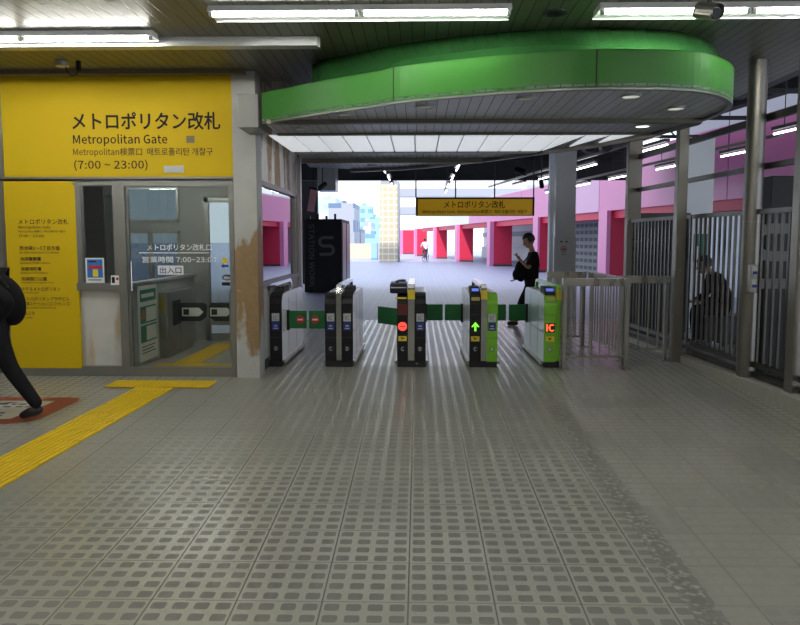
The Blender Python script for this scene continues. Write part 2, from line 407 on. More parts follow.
# side wall of the office
wp = MB().box(xw - .08, xw, 9.15, YB, 0, 1.02)
struct('wall_office_side', wp, M['offwall'])
up = MB()
for k in range(3):
    a = 9.15 + (YB - 9.15) * k / 3; b = 9.15 + (YB - 9.15) * (k + 1) / 3
    up.box(xw - .06, xw, a + .005, b - .005, 2.30, ZC)
struct('wall_office_side_upper', up, M['rust_panel'])
w = thing('window_1', 'side window', 'window', (xw, 9.15, 1.02)); del w['label'], w['category']; w['kind'] = 'structure'
fr = MB()
fr.box(xw - .06, xw + .02, 9.15, YB, 1.02, 1.08); fr.box(xw - .06, xw + .015, 9.15, YB, 2.26, 2.32)
fr.box(xw - .06, xw + .01, 9.15, 9.2, 1.08, 2.26); fr.box(xw - .06, xw + .01, YB - .32, YB - .24, 1.08, 2.26); fr.box(xw - .06, xw + .01, YB - .08, YB, 1.08, 2.26)
build('window_frame', fr, M['alu'], w)
build('glass_pane', MB().box(xw - .035, xw - .028, 9.2, YB - .32, 1.08, 2.26), M['glass_side'], w)
struct('trim_office_rear_post', MB().box(xw - .1, xw + .05, YB, YB + .12, 0, 2.9), M['alu_lt'])
struct('baseboard_office_side', MB().box(xw, xw + .012, 9.15, YB, 0, .12), M['darkgrey'])
struct('floor_office', MB().box(-5.3, xw - .1, 9.05, YB, -.01, .006), mat('office_floor', (.24, .24, .22), .55, 0, .1, 5))
struct('ceiling_office', MB().box(-5.3, xw - .1, 9.05, YB, 2.6, 2.65), M['white'])
struct('wall_office_inner', MB().box(-5.4, -5.3, 9.05, YB, 0, 2.65), M['offwall'])
# rear wall of the office with its windows
def span(px0, px1, Y): return X(px0, Y), X(px1, Y)
bw = MB(); q = lambda p: X(p, YB)
bw.box(-5.3, q(127), YB - .05, YB, 0, 2.6); bw.box(q(127), xw - .1, YB - .05, YB, Z(186, YB), 2.6)
bw.box(q(127), q(206), YB - .05, YB, 0, Z(287, YB)); bw.box(q(181), q(206), YB - .05, YB, Z(287, YB), Z(186, YB))
bw.box(q(127), q(181), YB - .05, YB, Z(231, YB), Z(222, YB))
bw.box(q(252), xw - .1, YB - .05, YB, 0, 2.6); bw.box(q(206), q(252), YB - .05, YB, Z(198, YB), Z(186, YB))
struct('wall_office_rear', bw, mat('office_rear_wall', (.2, .205, .2), .5))
for nm, (p0, p1, y0_, y1_) in (('window_2', (127, 181, 186, 222)), ('window_3', (127, 181, 231, 287))):
    a, b = q(p0), q(p1); z0, z1 = Z(y1_, YB), Z(y0_, YB)
    w = thing(nm, 'x', 'x', ((a + b) / 2, YB - .06, z0)); del w['label'], w['category']; w['kind'] = 'structure'
    g = MB(); g.box(a, b, YB - .08, YB - .05, z0, z0 + .04); g.box(a, b, YB - .08, YB - .05, z1 - .04, z1)
    g.box(a, a + .04, YB - .08, YB - .05, z0, z1); g.box(b - .04, b, YB - .08, YB - .05, z0, z1)
    if nm == 'window_3': g.box(a + .42 * (b - a), a + .5 * (b - a), YB - .08, YB - .05, z0, z1)
    build('window_frame', g, M['alu'], w); build('glass_pane', MB().box(a + .04, b - .04, YB - .03, YB - .024, z0 + .04, z1 - .04), M['glass_dk'], w)
w = thing('door_2', 'x', 'x', ((q(206) + q(252)) / 2, YB - .06, 0)); del w['label'], w['category']; w['kind'] = 'structure'
a, b, z1 = q(206), q(252), Z(198, YB); g = MB()
g.box(a, a + .07, YB - .09, YB - .02, 0, z1); g.box(b - .07, b, YB - .09, YB - .02, 0, z1); g.box(a, b, YB - .09, YB - .02, z1 - .07, z1); g.box(a, b, YB - .09, YB - .02, 0, .12)
g.box(a + .07, b - .07, YB - .07, YB - .03, Z(325, YB), Z(320, YB))
build('door_frame', g, M['alu'], w); build('glass_pane', MB().box(a + .07, b - .07, YB - .05, YB - .044, .12, z1 - .07), glass_mat('door_glass', (.62, .64, .64), .04), w)

# front door (glass, sliding)
dz0 = zf(YF)
w = thing('door_1', 'x', 'x', (X(178, YF), YF, dz0)); del w['label'], w['category']; w['kind'] = 'structure'
g = MB(); A, B = X(119, YF), X(235, YF); zt = zc2
g.box(A, X(127, YF), YF - .04, YF + .055, dz0, Z(186, YF)); g.box(X(230, YF), B, YF - .04, YF + .055, dz0, Z(186, YF)); g.box(A, B, YF - .043, YF + .055, Z(186, YF), zt - .042)
g.box(X(127, YF), X(230, YF), YF - .03, YF + .055, dz0, Z(368, YF)); g.box(X(127, YF), X(129, YF), YF, YF + .05, Z(368, YF), Z(186, YF))
build('door_frame', g, M['alu'], w)
build('glass_pane', MB().box(X(129, YF), X(230, YF), YF + .02, YF + .028, Z(368, YF), Z(186, YF)), M['glass'], w)
build('door_handle', MB().tube([(X(131, YF), YF - .03, 1.0), (X(131, YF), YF - .03, 1.35)], .012), M['chrome'], w)
ptext('メトロポリタン改札口', 'lettering', M['white'], w, 147.2, 211.5, 244, 250.6, YF + .018, .012)
build('divider_line', prect(MB(), 139, 209, 252.4, 253.3, YF + .018, .002), M['white'], w)
ptext('営業時間 7:00~23:00', 'lettering', M['white'], w, 142.4, 216, 256.5, 262.6, YF + .018, .012)
s_ = tag(build('entrance_sticker', prect(MB(), 158, 183.4, 265.6, 274.8, YF + .016, .003), M['paper']), 'white sticker with blue characters on the glass office door', 'sticker')
ptext('出入口', 'lettering', M['stblue'], s_, 160, 181.5, 267, 273.5, YF + .012, .02)
s_ = thing('mascot_sticker', 'small yellow bubble and blue arrow sticker on the office door glass', 'sticker', at(224, 275, YF + .018))
build('bubble', disc(at(224.6, 260.6, YF + .016), .035, 'y', .003), M['yel_print'], s_)
build('arrow', MB().prism([at(x, y, YF + .012) for x, y in ((221, 266), (223.5, 263.8), (223.5, 265.2), (228.5, 265.2), (228.5, 267), (223.5, 267), (223.5, 268.2))], (0, .003, 0)), M['stblue'], s_)
s_ = thing('notice_sticker', 'dark oval notice above a black strip on the office door glass', 'sticker', at(227, 284, YF + .018))
build('oval', MB().ball(at(227, 277.5, YF + .014), .06, .003, .035), M['darkgrey'], s_)
build('face', MB().ball(at(227, 278, YF + .012), .042, .003, .02), M['stgrey'], s_)
build('strip', prect(MB(), 222, 232.5, 282.3, 285.5, YF + .016, .003), M['ink'], s_)

# narrow window beside the door
w = thing('window_4', 'x', 'x', (X(98, YF), YF, Z(290, YF))); del w['label'], w['category']; w['kind'] = 'structure'
g = MB(); a, b = X(76, YF), X(119.5, YF); z0, z1 = Z(291, YF), zc2
z1 -= .045; b -= .003; g.box(a, a + .08, YF - .028, YF + .055, z0 + .09, z1 - .04); g.box(b - .055, b, YF - .028, YF + .055, z0 + .09, z1 - .04); g.box(a, b, YF - .031, YF + .055, z0, z0 + .09); g.box(a, b, YF - .031, YF + .055, z1 - .04, z1)
build('window_frame', g, M['alu'], w); build('glass_pane', MB().box(a + .08, b - .055, YF + .02, YF + .028, z0 + .09, z1 - .04), M['glass_side'], w)
struct('trim_office_plinth', MB().box(xa, X(121, YF), YF - .02, YF + .06, dz0 - .02, Z(367.5, YF)), M['alu'])
p = tag(build('window_poster', prect(MB(), 86.2, 103.8, 258, 283, YF + .015, .004), M['paper']), 'blue and white poster with red arrow behind the narrow office window', 'poster')
build('blue_field', prect(MB(), 87.6, 102.3, 259.3, 277.6, YF + .0105, .002), M['pblue'], p)
build('red_arrow', MB().prism([at(x, y, YF + .006) for x, y in ((88, 267), (91.5, 264.2), (91.5, 265.5), (101.8, 265.5), (101.8, 268.5), (91.5, 268.5), (91.5, 269.6))], (0, .002, 0)), M['red'], p)
build('card_picture', prect(MB(), 93, 98, 269.5, 276.5, YF + .008, .002), M['yel_print'], p)
build('caption_bar', prect(MB(), 88.5, 96, 261, 262.3, YF + .008, .002), M['ink'], p)
build('caption_bar', prect(MB(), 88.5, 101.5, 279.5, 280.4, YF + .0105, .002), M['ink2'], p)
p = tag(build('small_notice', prect(MB(), 111, 119.5, 275.5, 285, YF - .031, .003), M['paper']), 'small white notice on window frame next to the office door', 'sticker')
build('dark_mark', prect(MB(), 112, 114.8, 277, 283, YF - .0345, .001), M['ink'], p); build('red_mark', prect(MB(), 116, 118.5, 277.5, 280, YF - .0345, .001), M['red'], p)
M['roomdk'] = mat('dark_partition', (.02, .022, .025), .5)
struct('wall_office_partition', MB().box(-4.75, -4.35, 9.6, 9.7, 0, 2.6), M['roomdk'])
p = thing('dark_notice_board', 'dark board with pale round mark inside the narrow office window', 'notice board', at(93, 260, 9.55))
a = at(82, 282, 9.55); b = at(103, 187, 9.55)
build('board', MB().box(a.x, b.x, 9.53, 9.57, a.z, b.z), M['blackm'], p)
build('leg', MB().box(a.x + .02, a.x + .05, 9.54, 9.56, .006, a.z).box(b.x - .05, b.x - .02, 9.54, 9.56, .006, a.z), M['alu'], p)
build('ring_mark', MB().ring(at(91, 222, 9.528), .085, .03, 'y', .002), M['darkgrey'], p)
p = thing('office_locker', 'tall grey metal cabinet inside the office behind narrow window', 'locker', (X(111, 10.2), 10.2, 0))
a, b = X(105.5, 10), X(118, 10)
build('body', MB().box(a, b, 10, 10.45, .006, 2.2), M['alu'], p, bevel=.008)
build('door', MB().box(a + .01, (a + b) / 2 - .004, 9.985, 10, .1, 2.15).box((a + b) / 2 + .004, b - .01, 9.985, 10, .1, 2.15), M['alu_lt'], p)
build('handle', MB().box((a + b) / 2 - .03, (a + b) / 2 - .015, 9.97, 9.985, 1.0, 1.15), M['chrome'], p)

# inside: low partition, poster, barrier machines, tactile tiles
xp = -3.50
p = thing('partition_counter', 'pale low partition with white top rail inside the glass office', 'partition', (xp - .03, 10.6, 0.006))
build('panel', MB().box(xp - .06, xp, 9.35, 11.8, .006, 1.04), M['offwall'], p)
build('top_rail', MB().box(xp - .08, xp + .03, 9.3, 11.85, 1.04, 1.08), M['alu_lt'], p, bevel=.008)
p = thing('information_poster', 'tall white and green notice poster inside the glass office door', 'poster', (xp + .01, 9.7, .05))
build('board', MB().box(xp + .002, xp + .02, 9.37, 10.02, .06, 1.02), M['paper'], p)
def sidebox(mb, y0, y1, z0, z1, d=.004): return mb.box(xp + .02, xp + .02 + d, y0, y1, z0, z1)
build('green_header', sidebox(MB(), 9.41, 9.98, .82, .97), M['pgreen'], p)
for z0 in (.56, .32):
    build('green_frame', sidebox(MB(), 9.41, 9.98, z0 - .02, z0 + .2), M['pgreen'], p)
    build('card', sidebox(MB(), 9.6, 9.96, z0, z0 + .18, .006), M['paper'], p)
build('brown_picture', sidebox(MB(), 9.43, 9.57, .6, .72, .006), M['brown'], p)
build('green_header_caption', sidebox(MB(), 9.45, 9.9, .87, .92, .006), M['paper'], p)
build('text_lines', sidebox(sidebox(sidebox(MB(), 9.43, 9.9, .24, .25), 9.43, 9.85, .2, .21), 9.43, 9.92, .16, .17), M['ink2'], p)
def office_gate(px0, px1, side, label):
    Ya = 10.15; a, b = X(px0, Ya), X(px1, Ya)
    t = thing('ticket_barrier', label, 'ticket barrier', ((a + b) / 2, Ya + .5, 0.006), 'steel barriers inside the office')
    x0, x1 = (a, a + .14) if side > 0 else (b - .14, b)
    build('body', MB().box(x0, x1, Ya, Ya + 1.15, .006, .9), M['steel'], t, bevel=.01)
    build('end_strip', MB().box(x0 + .03, x0 + .09, Ya - .01, Ya, .62, .84), mat('dull_yellow', (.45, .33, .05), .5), t)
    e = x1 if side > 0 else x0
    build('hinge_slot', MB().box(e, e + side * .01, Ya + .22, Ya + .55, .42, .76), M['black'], t)
    f_ = build('flap', MB().prism([(e + side * .01, Ya + .45, .72), (e + side * .36, Ya + .45, .72), (e + side * .40, Ya + .45, .68), (e + side * .40, Ya + .45, .52), (e + side * .32, Ya + .45, .46), (e + side * .01, Ya + .45, .46)], (0, .03, 0)), M['blackm'], t)
    c0 = e + side * .06 if side > 0 else e + side * .38
    build('arrow_sign', MB().prism([(c0, Ya + .44, .65), (c0 + .24, Ya + .44, .65), (c0 + .3, Ya + .44, .59), (c0 + .24, Ya + .44, .53), (c0, Ya + .44, .53)], (0, .01, 0)), M['paper'], f_)
    build('wheelchair_mark', MB().box(c0 + .02, c0 + .1, Ya + .435, Ya + .44, .55, .63), M['ink'], f_)
    return t
office_gate(155, 166, 1, 'steel barrier with black flap against the low partition in the office')
office_gate(226, 238, -1, 'steel barrier with black flap beside the office door frame')
M['tact_in'] = mat('dim_tactile', (.62, .42, .02), .5)
def tactile(name, label, P, w, kind, m, group=None, gap=0.0):
    """strip along P[0]->P[1] lying on the floor, with bars or domes"""
    a, b = Vector(P[0]), Vector(P[1]); d = (b - a); L_ = d.length; d.normalize(); s = Vector((d.y, -d.x, 0)).normalized(); up_ = s.cross(d).normalized()
    t = thing(name, label, 'tactile paving', a, group)
    o = MB(); o.prism([a - s * w / 2, a + s * w / 2, b + s * w / 2, b - s * w / 2], up_ * .006); build('base_sheet', o, M['tactile_base'] if m is M['tactile'] else m, t)
    g = MB(); n = 4 * round(w / .1)
    if kind == 'bars':
        nb = 9
        for k in range(int(L_ / .3 + .99)):
            q0 = k * .3 + .008; q1 = min(L_, (k + 1) * .3 - .008)
            for j in range(nb):
                c = -w / 2 + w * (j + .5) / nb; h = w / nb * .27
                p0 = a + d * q0 + s * c; p1 = a + d * q1 + s * c
                g.prism([p0 - s * h, p0 + s * h, p1 + s * h, p1 - s * h], up_ * .013)
    else:
        st = .047
        for k in range(int(L_ / st)):
            for j in range(int(w / st)):
                c = a + d * ((k + .5) * st) + s * (-w / 2 + (j + .5) * w / int(w / st))
                pts = [c + (d * math.cos(PI * q / 4) + s * math.sin(PI * q / 4)) * .013 for q in range(8)]
                g.prism(pts, up_ * .0115)
    build('raised_bars' if kind == 'bars' else 'dot_pattern', g, m, t)
    return t
tactile('tactile_strip', 'yellow dotted tactile strip across the floor inside the office door', [(-3.35, 9.5, .006), (-2.2, 9.5, .006)], .3, 'dots', M['tact_in'])
tactile('tactile_strip', 'yellow barred tactile strip crossing the office floor between the barriers', [(-3.0, 9.66, .006), (-2.95, 11.5, .006)], .34, 'bars', M['tact_in'])
lamp_o = (-4.2, 10.4, 2.56)
# front tactile paving on the ramp
Pf = lambda x, y: (x, y, zf(y) + .001)
tactile('tactile_strip', 'long yellow barred tactile strip leading towards the office door', [Pf(-3.24, 4.2), Pf(-2.93, 8.28)], .43, 'bars', M['tactile'])
tactile('tactile_strip', 'short yellow dotted tactile strip just outside the office door', [Pf(-3.51, 8.49), Pf(-2.33, 8.49)], .40, 'dots', M['tactile'])

# floor sticker
def fpts(L): return [Vector((x, y, zf(y) + .002)) for x, y in L]
t = thing('floor_sticker', 'worn floor sticker with red border and pale centre', 'floor sticker', Pf(-4.5, 7.4))
build('red_border', MB().prism(fpts([(-5.6, 7.83), (-3.66, 7.83), (-3.56, 7.80), (-3.52, 7.70), (-3.58, 7.02), (-3.66, 6.88), (-3.80, 6.82), (-5.6, 6.82)]), (0, 0, .002)), M['matred'], t)
build('pale_field', MB().prism([v + Vector((0, 0, .002)) for v in fpts([(-5.45, 7.68), (-3.76, 7.68), (-3.86, 6.98), (-5.45, 6.98)])], (0, 0, .001)), M['matwhite'], t)
mk = MB(); random.seed(3)
for r_, yy in enumerate((7.56, 7.46, 7.22, 7.12)):
    xx = -5.3
    while xx < -4.0 + (.1 if r_ < 2 else 0):
        wd = random.uniform(.03, .09); mk.prism([v + Vector((0, 0, .003)) for v in fpts([(xx, yy), (xx + wd, yy), (xx + wd, yy - .05), (xx, yy - .05)])], (0, 0, .001)); xx += wd + random.uniform(.02, .05)
mk.prism([v + Vector((0, 0, .003)) for v in fpts([(-5.2, 7.02), (-5.1, 7.02), (-4.1, 7.62), (-4.2, 7.62)])], (0, 0, .001))
build('faded_marks', mk, M['slate'], t)

# ---------------------------------------------------------------- yellow signs
YS = YF - .05
t = thing('station_sign', 'large yellow sign board across the top of the office front', 'sign', (X(118, YS), YS + .03, Z(177.5, YS)))
a = at(4.5, 177, YS); b = at(233.5, 79.5, YS)
build('board', MB().box(a.x, b.x, YS, YS + .048, a.z, ZC - .03), M['yellow'], t, bevel=.004)
build('edge_frame', MB().box(a.x - .04, a.x, YS - .01, YS + .05, a.z - .02, ZC - .02).box(a.x - .04, b.x, YS - .012, YS + .05, a.z - .025, a.z), M['steel_dk'], t)
T = lambda s, *r, m='ink', b_=.0: ptext(s, 'lettering', M[m], t, *r, YS, b_, .003)
T('メトロポリタン改札', 72.8, 220.2, 112.6, 130, b_=.022); T('Metropolitan Gate', 73.5, 167.5, 134.5, 146.3, b_=.012)
T('Metropolitan検票口  매트로폴리탄 개찰구', 73.5, 213, 148, 157, m='ink2', b_=.008); T('(7:00 ~ 23:00)', 74.6, 147.8, 160, 170.8, b_=.008)
build('patch', prect(MB(), 186.5, 194.6, 135.8, 143, YS, .004), mat('patch_grey', (.16, .13, .05), .5), t)
build('lamp_plate', prect(prect(MB(), 164.6, 183.8, 166, 172.7, YS, .02), 166.5, 182, 168, 171, YS - .02, .01), M['stgrey'], t)
YG = YF - .03
t = thing('direction_sign', 'tall narrow yellow guide board listing exits in small print', 'sign', (X(42, YG), YG, Z(368, YG)))
a = at(7, 368, YG); b = at(76.5, 178.5, YG)
build('board', MB().box(X(6, YG), X(76.5, YG), YG, YG + .05, a.z, b.z - .03), M['yellow'], t, bevel=.003)
build('edge_frame', MB().box(X(6, YG) - .04, X(6, YG), YG - .01, YG + .05, a.z, b.z - .03), M['steel_dk'], t)
T = lambda s, *r, m='ink', b_=.012: ptext(s, 'lettering', M[m], t, *r, YG, b_, .0025)
for row in (('メトロポリタン改札', 18.7, 68.6, 219, 224.4), ('Metropolitan Gate', 18.7, 50.5, 225.7, 229.2), ('Metropolitan検票口  매트로폴리탄 개찰구', 18.7, 65.7, 230.3, 232.9), ('(7:00 ~ 23:00)', 19.4, 44.3, 234.4, 237.9),
            ('西池袋1〜5丁目方面', 19.8, 59.9, 246, 250.2), ('for Nishi-Ikebukuro 1-5-chome', 19.8, 58.8, 251.3, 253.5), ('池袋警察署', 20.4, 41.2, 257, 260.7), ('Ikebukuro Police Station', 20.4, 50.5, 262, 263.8),
            ('池袋消防署', 21, 41.6, 267, 270.7), ('Ikebukuro Fire Station', 21, 48, 271.9, 273.7), ('池袋西口公園', 21.4, 47, 277, 280.7), ('Ikebukuro Nishiguchi Park', 21.4, 54, 281.8, 283.7),
            ('ホテルメトロポリタン', 21.8, 60.5, 286.9, 290.9), ('Hotel Metropolitan', 21.8, 39, 292, 293.7), ('メトロポリタンプラザビル', 22.9, 69.6, 296.8, 300.7), ('（池袋ステーションコンファレンス）', 22.9, 70.3, 301.6, 305.7),
            ('Metropolitan Plaza Building', 25, 56, 307, 308.8), ('ルミネ', 25.6, 35, 311.4, 315.2), ('LUMINE', 25.6, 33, 317, 318.6)):
    T(*row, m='ink2' if row[0].startswith('Metropolitan検') else 'ink')
struct('trim_ceiling_edge', MB().box(XL, X(248, 8.8), 8.72, 8.86, ZC - .05, ZC), M['steel_dk'])
# box over the pillar
t = tag(build('junction_box', MB().box(X(240, 8.3), X(260.5, 8.3), 8.3, 8.84, Z(127, 8.3), Z(93, 8.3)), M['alu'], bevel=.006), 'grey metal box fixed high on the corner pillar beside green canopy', 'metal box')
struct('pillar_inner', MB().box(X(274, 9.4), X(288, 9.4), 9.4, 9.7, 2.86, ZC), M['alu_lt'])

# ---------------------------------------------------------------- green canopy
ZS = 2.85; ZTf = 3.14
outl = [(262, 121), (300, 114.5), (335, 109), (372, 104), (400, 99.5), (434, 96), (468, 93), (515, 89.5), (560, 87), (600, 85.8), (640, 85.6), (672, 86.3), (700, 88.3), (718, 92), (729, 97), (733, 102), (728, 108), (716, 114), (702, 119),
        (650, 133), (600, 142.5), (560, 148), (524, 153), (496, 157), (460, 161), (430, 164.5), (400, 167), (350, 169)]
pts = [onz(x, y, ZS) for x, y in outl] + [Vector((xw + .03, YB + 1.2, ZS)), Vector((xw + .25, 8.9, ZS))]
# smooth the visible rim (Catmull-Rom on the front arc)
def smooth_arc(P, n=4):
    out = []
    for i in range(len(P) - 1):
        p0, p1, p2, p3 = P[max(i - 1, 0)], P[i], P[i + 1], P[min(i + 2, len(P) - 1)]
        for k in range(n):
            s = k / n; out.append(.5 * ((2 * p1) + (p2 - p0) * s + (2 * p0 - 5 * p1 + 4 * p2 - p3) * s * s + (3 * p1 - p0 - 3 * p2 + p3) * s ** 3))
    return out + [P[-1]]
arc = smooth_arc(pts[:19]); rim = arc + pts[19:]
t = thing('gate_canopy', 'curved green canopy with slatted underside hanging over the ticket gates', 'canopy', (0.5, 8.8, ZS))
build('soffit', MB().prism(rim, (0, 0, .02)), M['soffit'], t)
def wall_strip(P, z0, z1, th, inset0=0, inset1=0):
    mb = MB(); n = len(P); cen = Vector((.7, 9.5, 0)); prof = []
    for i, p in enumerate(P):
        tg = (P[min(i + 1, n - 1)] - P[max(i - 1, 0)]); nr = Vector((tg.y, -tg.x, 0)).normalized()
        if nr.dot(p - cen) < 0: nr = -nr
        a = p - nr * inset0; b = p - nr * inset1
        prof.append([(a.x, a.y, z0), (b.x, b.y, z1), (b.x - nr.x * th, b.y - nr.y * th, z1), (a.x - nr.x * th, a.y - nr.y * th, z0)])
    vs = [v for q_ in prof for v in q_]; fs = []
    for i in range(n - 1):
        for k in range(4): fs.append((i * 4 + k, i * 4 + (k + 1) % 4, (i + 1) * 4 + (k + 1) % 4, (i + 1) * 4 + k))
    fs += [(0, 1, 2, 3), tuple(4 * (n - 1) + k for k in (3, 2, 1, 0))]
    return mb.add(vs, fs)
build('fascia', wall_strip(arc, ZS - .015, ZTf, .03), M['green'], t, smooth=False)
build('fascia_lip', wall_strip(arc, ZS - .03, ZS - .012, .05), M['alu'], t)
build('fascia_top', wall_strip(arc, ZTf - .01, ZTf, .6), M['green'], t)
dn = max(range(len(arc)), key=lambda i: arc[i].x) + 6
vs = []; da = [p for p in arc[4:dn]]
for p in da:
    for (sx, sy, z_) in ((-.04, .22, ZTf - .01), (-.05, .38, ZTf + .14), (-.08, .62, ZTf + .28), (-.10, .80, ZC)): vs.append((p.x + sx + (.12 if p.x < -1 else 0) + .27 * sy * max(0, min(1, (p.x - 1.5) / 1.2)), p.y + sy, z_))
build('drum', MB().add(vs, [(i * 4 + k, i * 4 + k + 1, i * 4 + k + 5, i * 4 + k + 4) for i in range(len(da) - 1) for k in range(3)]), M['green_in'], t, smooth=True)
for (px, py) in ((393.5, 100.5), (596, 86)):
    p_ = onz(px, py, ZS); build('fascia_joint', MB().box(p_.x - .004, p_.x + .004, p_.y - .012, p_.y + .02, ZS, ZTf), M['ink'], t)
build('rear_edge', MB().prism([pts[k] + Vector((0, 0, -.05)) for k in range(18, 28)] + [pts[k] + Vector((0, .12, -.05)) for k in range(27, 17, -1)], (0, 0, .2)), M['steel_dk'], t)
def inside_x(Y):   # span of the soffit at depth Y
    xs = []
    for i in range(len(rim)):
        a, b = rim[i], rim[(i + 1) % len(rim)]
        if (a.y - Y) * (b.y - Y) < 0: xs.append(a.x + (b.x - a.x) * (Y - a.y) / (b.y - a.y))
    return min(xs), max(xs)
def Ysof(py): return onz(430, py, ZS).y
for y_, h_ in ((119.5, .09), (133, .05), (151.3, .06), (158.5, .14)):
    Y_ = Ysof(y_); a, b = inside_x(Y_); build('cross_beam', MB().box(a, b - .02, Y_ - .04, Y_ + .04, ZS - h_ * .5, ZS), M['steel_dk'], t)
Ya, Yb = Ysof(134.2), Ysof(150.6); k = 0; x_ = xw + .12
while x_ < 2.6:
    x2 = x_ + .268; ya, yb = Ya, Yb
    hi_ = min(x2, inside_x(yb)[1] - .03); hi0 = min(x2, inside_x(ya)[1] - .03)
    if hi0 - x_ > .06:
        P = [(x_, ya, ZS - .012), (hi0, ya, ZS - .012)]
        if hi_ > x_: P += [(hi_, yb, ZS - .012), (x_, yb, ZS - .012)]
        else:
            yy = ya
            while inside_x(yy)[1] - .03 > x_: yy += .05
            P += [(x_ + .01, yy - .05, ZS - .012)]
        build('skylight_panel', MB().prism(P, (0, 0, .01)), M['diff'], t)
    x_ += .292
for (px, py, on) in ((303, 128, 0), (346, 113.5, 0), (425, 106, 0), (526.5, 97.5, 0), (631, 95, 1), (676, 107.2, 1), (642.5, 125, 2), (372, 165.3, 0), (487, 154, 0), (413, 162, 0)):
    c = onz(px, py, ZS); d_ = thing('downlight', {0: 'round unlit downlight set in the slatted canopy underside', 1: 'dim round downlight near the tip of the green canopy', 2: 'brightly lit round downlight by the skylight end of the canopy'}[on], 'downlight', c, {0: 'unlit canopy downlights', 1: 'dim downlights near the canopy tip', 2: None}[on])
    build('rim', MB().ring(c + Vector((0, 0, -.02)), .095, .02, 'z', .019), M['alu_lt'], d_); build('lens', disc(c + Vector((0, 0, -.013)), .073, 'z', .012), M['down_on'] if on == 2 else mat('downlight_dim', (.85, .9, .8), .3, emit=.5) if on else M['down_off'], d_)

# ---------------------------------------------------------------- ceiling lamps
def lamp(x0, x1, Y, z, label, ntube=2, w_=.30, group=None, tubes=None):
    t = thing('fluorescent_light', label, 'ceiling light', ((x0 + x1) / 2, Y, z), group)
    hb = MB(); hb.prism([(x0, Y - .10, z), (x0, Y + w_ - .10, z), (x0, Y + w_ - .13, z + .05), (x0, Y - .07, z + .05)], (x1 - x0, 0, 0))
    build('housing', hb, M['white'], t)
    build('lip', MB().box(x0, x1, Y - .10, Y - .094, z - .006, z).box(x0, x1, Y + w_ - .106, Y + w_ - .10, z - .012, z), M['white'], t)
    L_ = (x1 - x0) / ntube
    for k in range(ntube):
        if tubes and k not in tubes: continue
        build('tube', MB().tube([(x0 + k * L_ + .04, Y - .06, z - .016), (x0 + (k + 1) * L_ - .04, Y - .06, z - .016)], .022, 10), M['tube'], t, smooth=True)
        build('socket', MB().box(x0 + k * L_ + .01, x0 + k * L_ + .04, Y - .08, Y - .04, z - .04, z).box(x0 + (k + 1) * L_ - .04, x0 + (k + 1) * L_ - .01, Y - .08, Y - .04, z - .04, z), M['alu_lt'], t)
    return t
ZL = ZC - .05
c = onz(208, 12, ZL); d = onz(511, 12, ZL); YA = c.y + .06
lamp(c.x, d.x, YA, ZL, 'long twin tube ceiling light in front of the middle of the green canopy')
c2 = onz(600, 9, ZL)
lamp(c2.x, c2.x + 2.44, YA, ZL, 'twin tube ceiling light behind the small surveillance camera')
YBt = onz(80, 38, ZL).y; xe = X(155, YBt, 38)
lamp(xe - 2.44, xe, YBt, ZL, 'long twin tube ceiling light above the yellow office sign', w_=.2)
for (x_, y_) in ((-1.69, 2.6), (2.6, 2.6), (-6.2, 2.6), (-1.7, -1.5), (2.6, -1.5), (-6.2, -1.5), (-6.2, 6.3)):
    lamp(x_, x_ + 2.44, y_, ZL, 'unseen twin tube ceiling light out of view over the hall', group='unseen hall ceiling lights')  # unseen lamps outside the view that light the hall
lamp(-4.9, -2.5, 10.3, 2.55, 'added ceiling light brightening the glass fronted office')  # lamp added to brighten the office interior
c = onz(0, 50, ZC - .09); d = onz(318, 47, ZC - .09)
t = thing('cable_raceway', 'long white metal cable duct on ceiling above the yellow sign', 'cable duct', ((c.x + d.x) / 2 - .5, c.y, ZC - .09))
build('duct', MB().box(-6.5, d.x, max(d.y - .06, YBt + .105), d.y + .08, ZC - .09, ZC - .001), M['alu_lt'], t, bevel=.004)
build('end_cap', MB().box(d.x, d.x + .02, d.y - .03, d.y + .085, ZC - .095, ZC - .001), M['alu'], t)
c = onz(62, 64, ZC - .03)
t = thing('ceiling_sensor', 'small white ceiling sensor with dangling black cable', 'sensor', c)
build('body', disc(c + Vector((0, 0, -.03)), .07, 'z', .06), M['alu_lt'], t, bevel=.01)
build('plug', MB().box(c.x + .16, c.x + .2, c.y - .02, c.y + .02, c.z - .07, c.z + .03), M['black'], t)
build('cable', MB().tube([c + Vector(v) for v in ((.04, 0, -.03), (.06, 0, -.09), (.1, 0, -.12), (.15, 0, -.11), (.18, 0, -.07))], .006, 6), M['black'], t, smooth=True)
c = onz(555, 12, ZC)
t = thing('ceiling_speaker', 'round dark speaker grille in the ceiling between two tube lights', 'ceiling speaker', c + Vector((0, 0, -.015)))
build('rim', MB().ring(c + Vector((0, 0, -.015)), .105, .018, 'z', .015), M['darkgrey'], t)
g = MB()
for r_ in (.02, .04, .06, .08): g.ring(c + Vector((0, 0, -.01)), r_, .008, 'z', .01)
build('grille', g, M['black'], t)
# surveillance camera
c = at(709, 13, 5.6)
t = thing('surveillance_camera', 'grey surveillance camera hanging from the ceiling before a tube light', 'camera', c)
dv = Vector((.35, -.85, -.32)).normalized()
build('body', MB().tube([c - dv * .12, c + dv * .07], .047, 16), M['steel'], t, smooth=False, bevel=.004)
build('hood', MB().tube([c - dv * .10 + Vector((0, 0, .02)), c + dv * .10 + Vector((0, 0, .02))], .052, 16, cap=False), M['alu'], t)
build('lens', MB().tube([c + dv * .07, c + dv * .082], .04, 16), M['black'], t)
build('mount', MB().tube([c + Vector((0, 0, .03)), Vector((c.x, c.y, ZC))], .018, 10).tube([Vector((c.x, c.y, ZC - .02)), Vector((c.x, c.y, ZC))], .05, 14), M['darkgrey'], t)

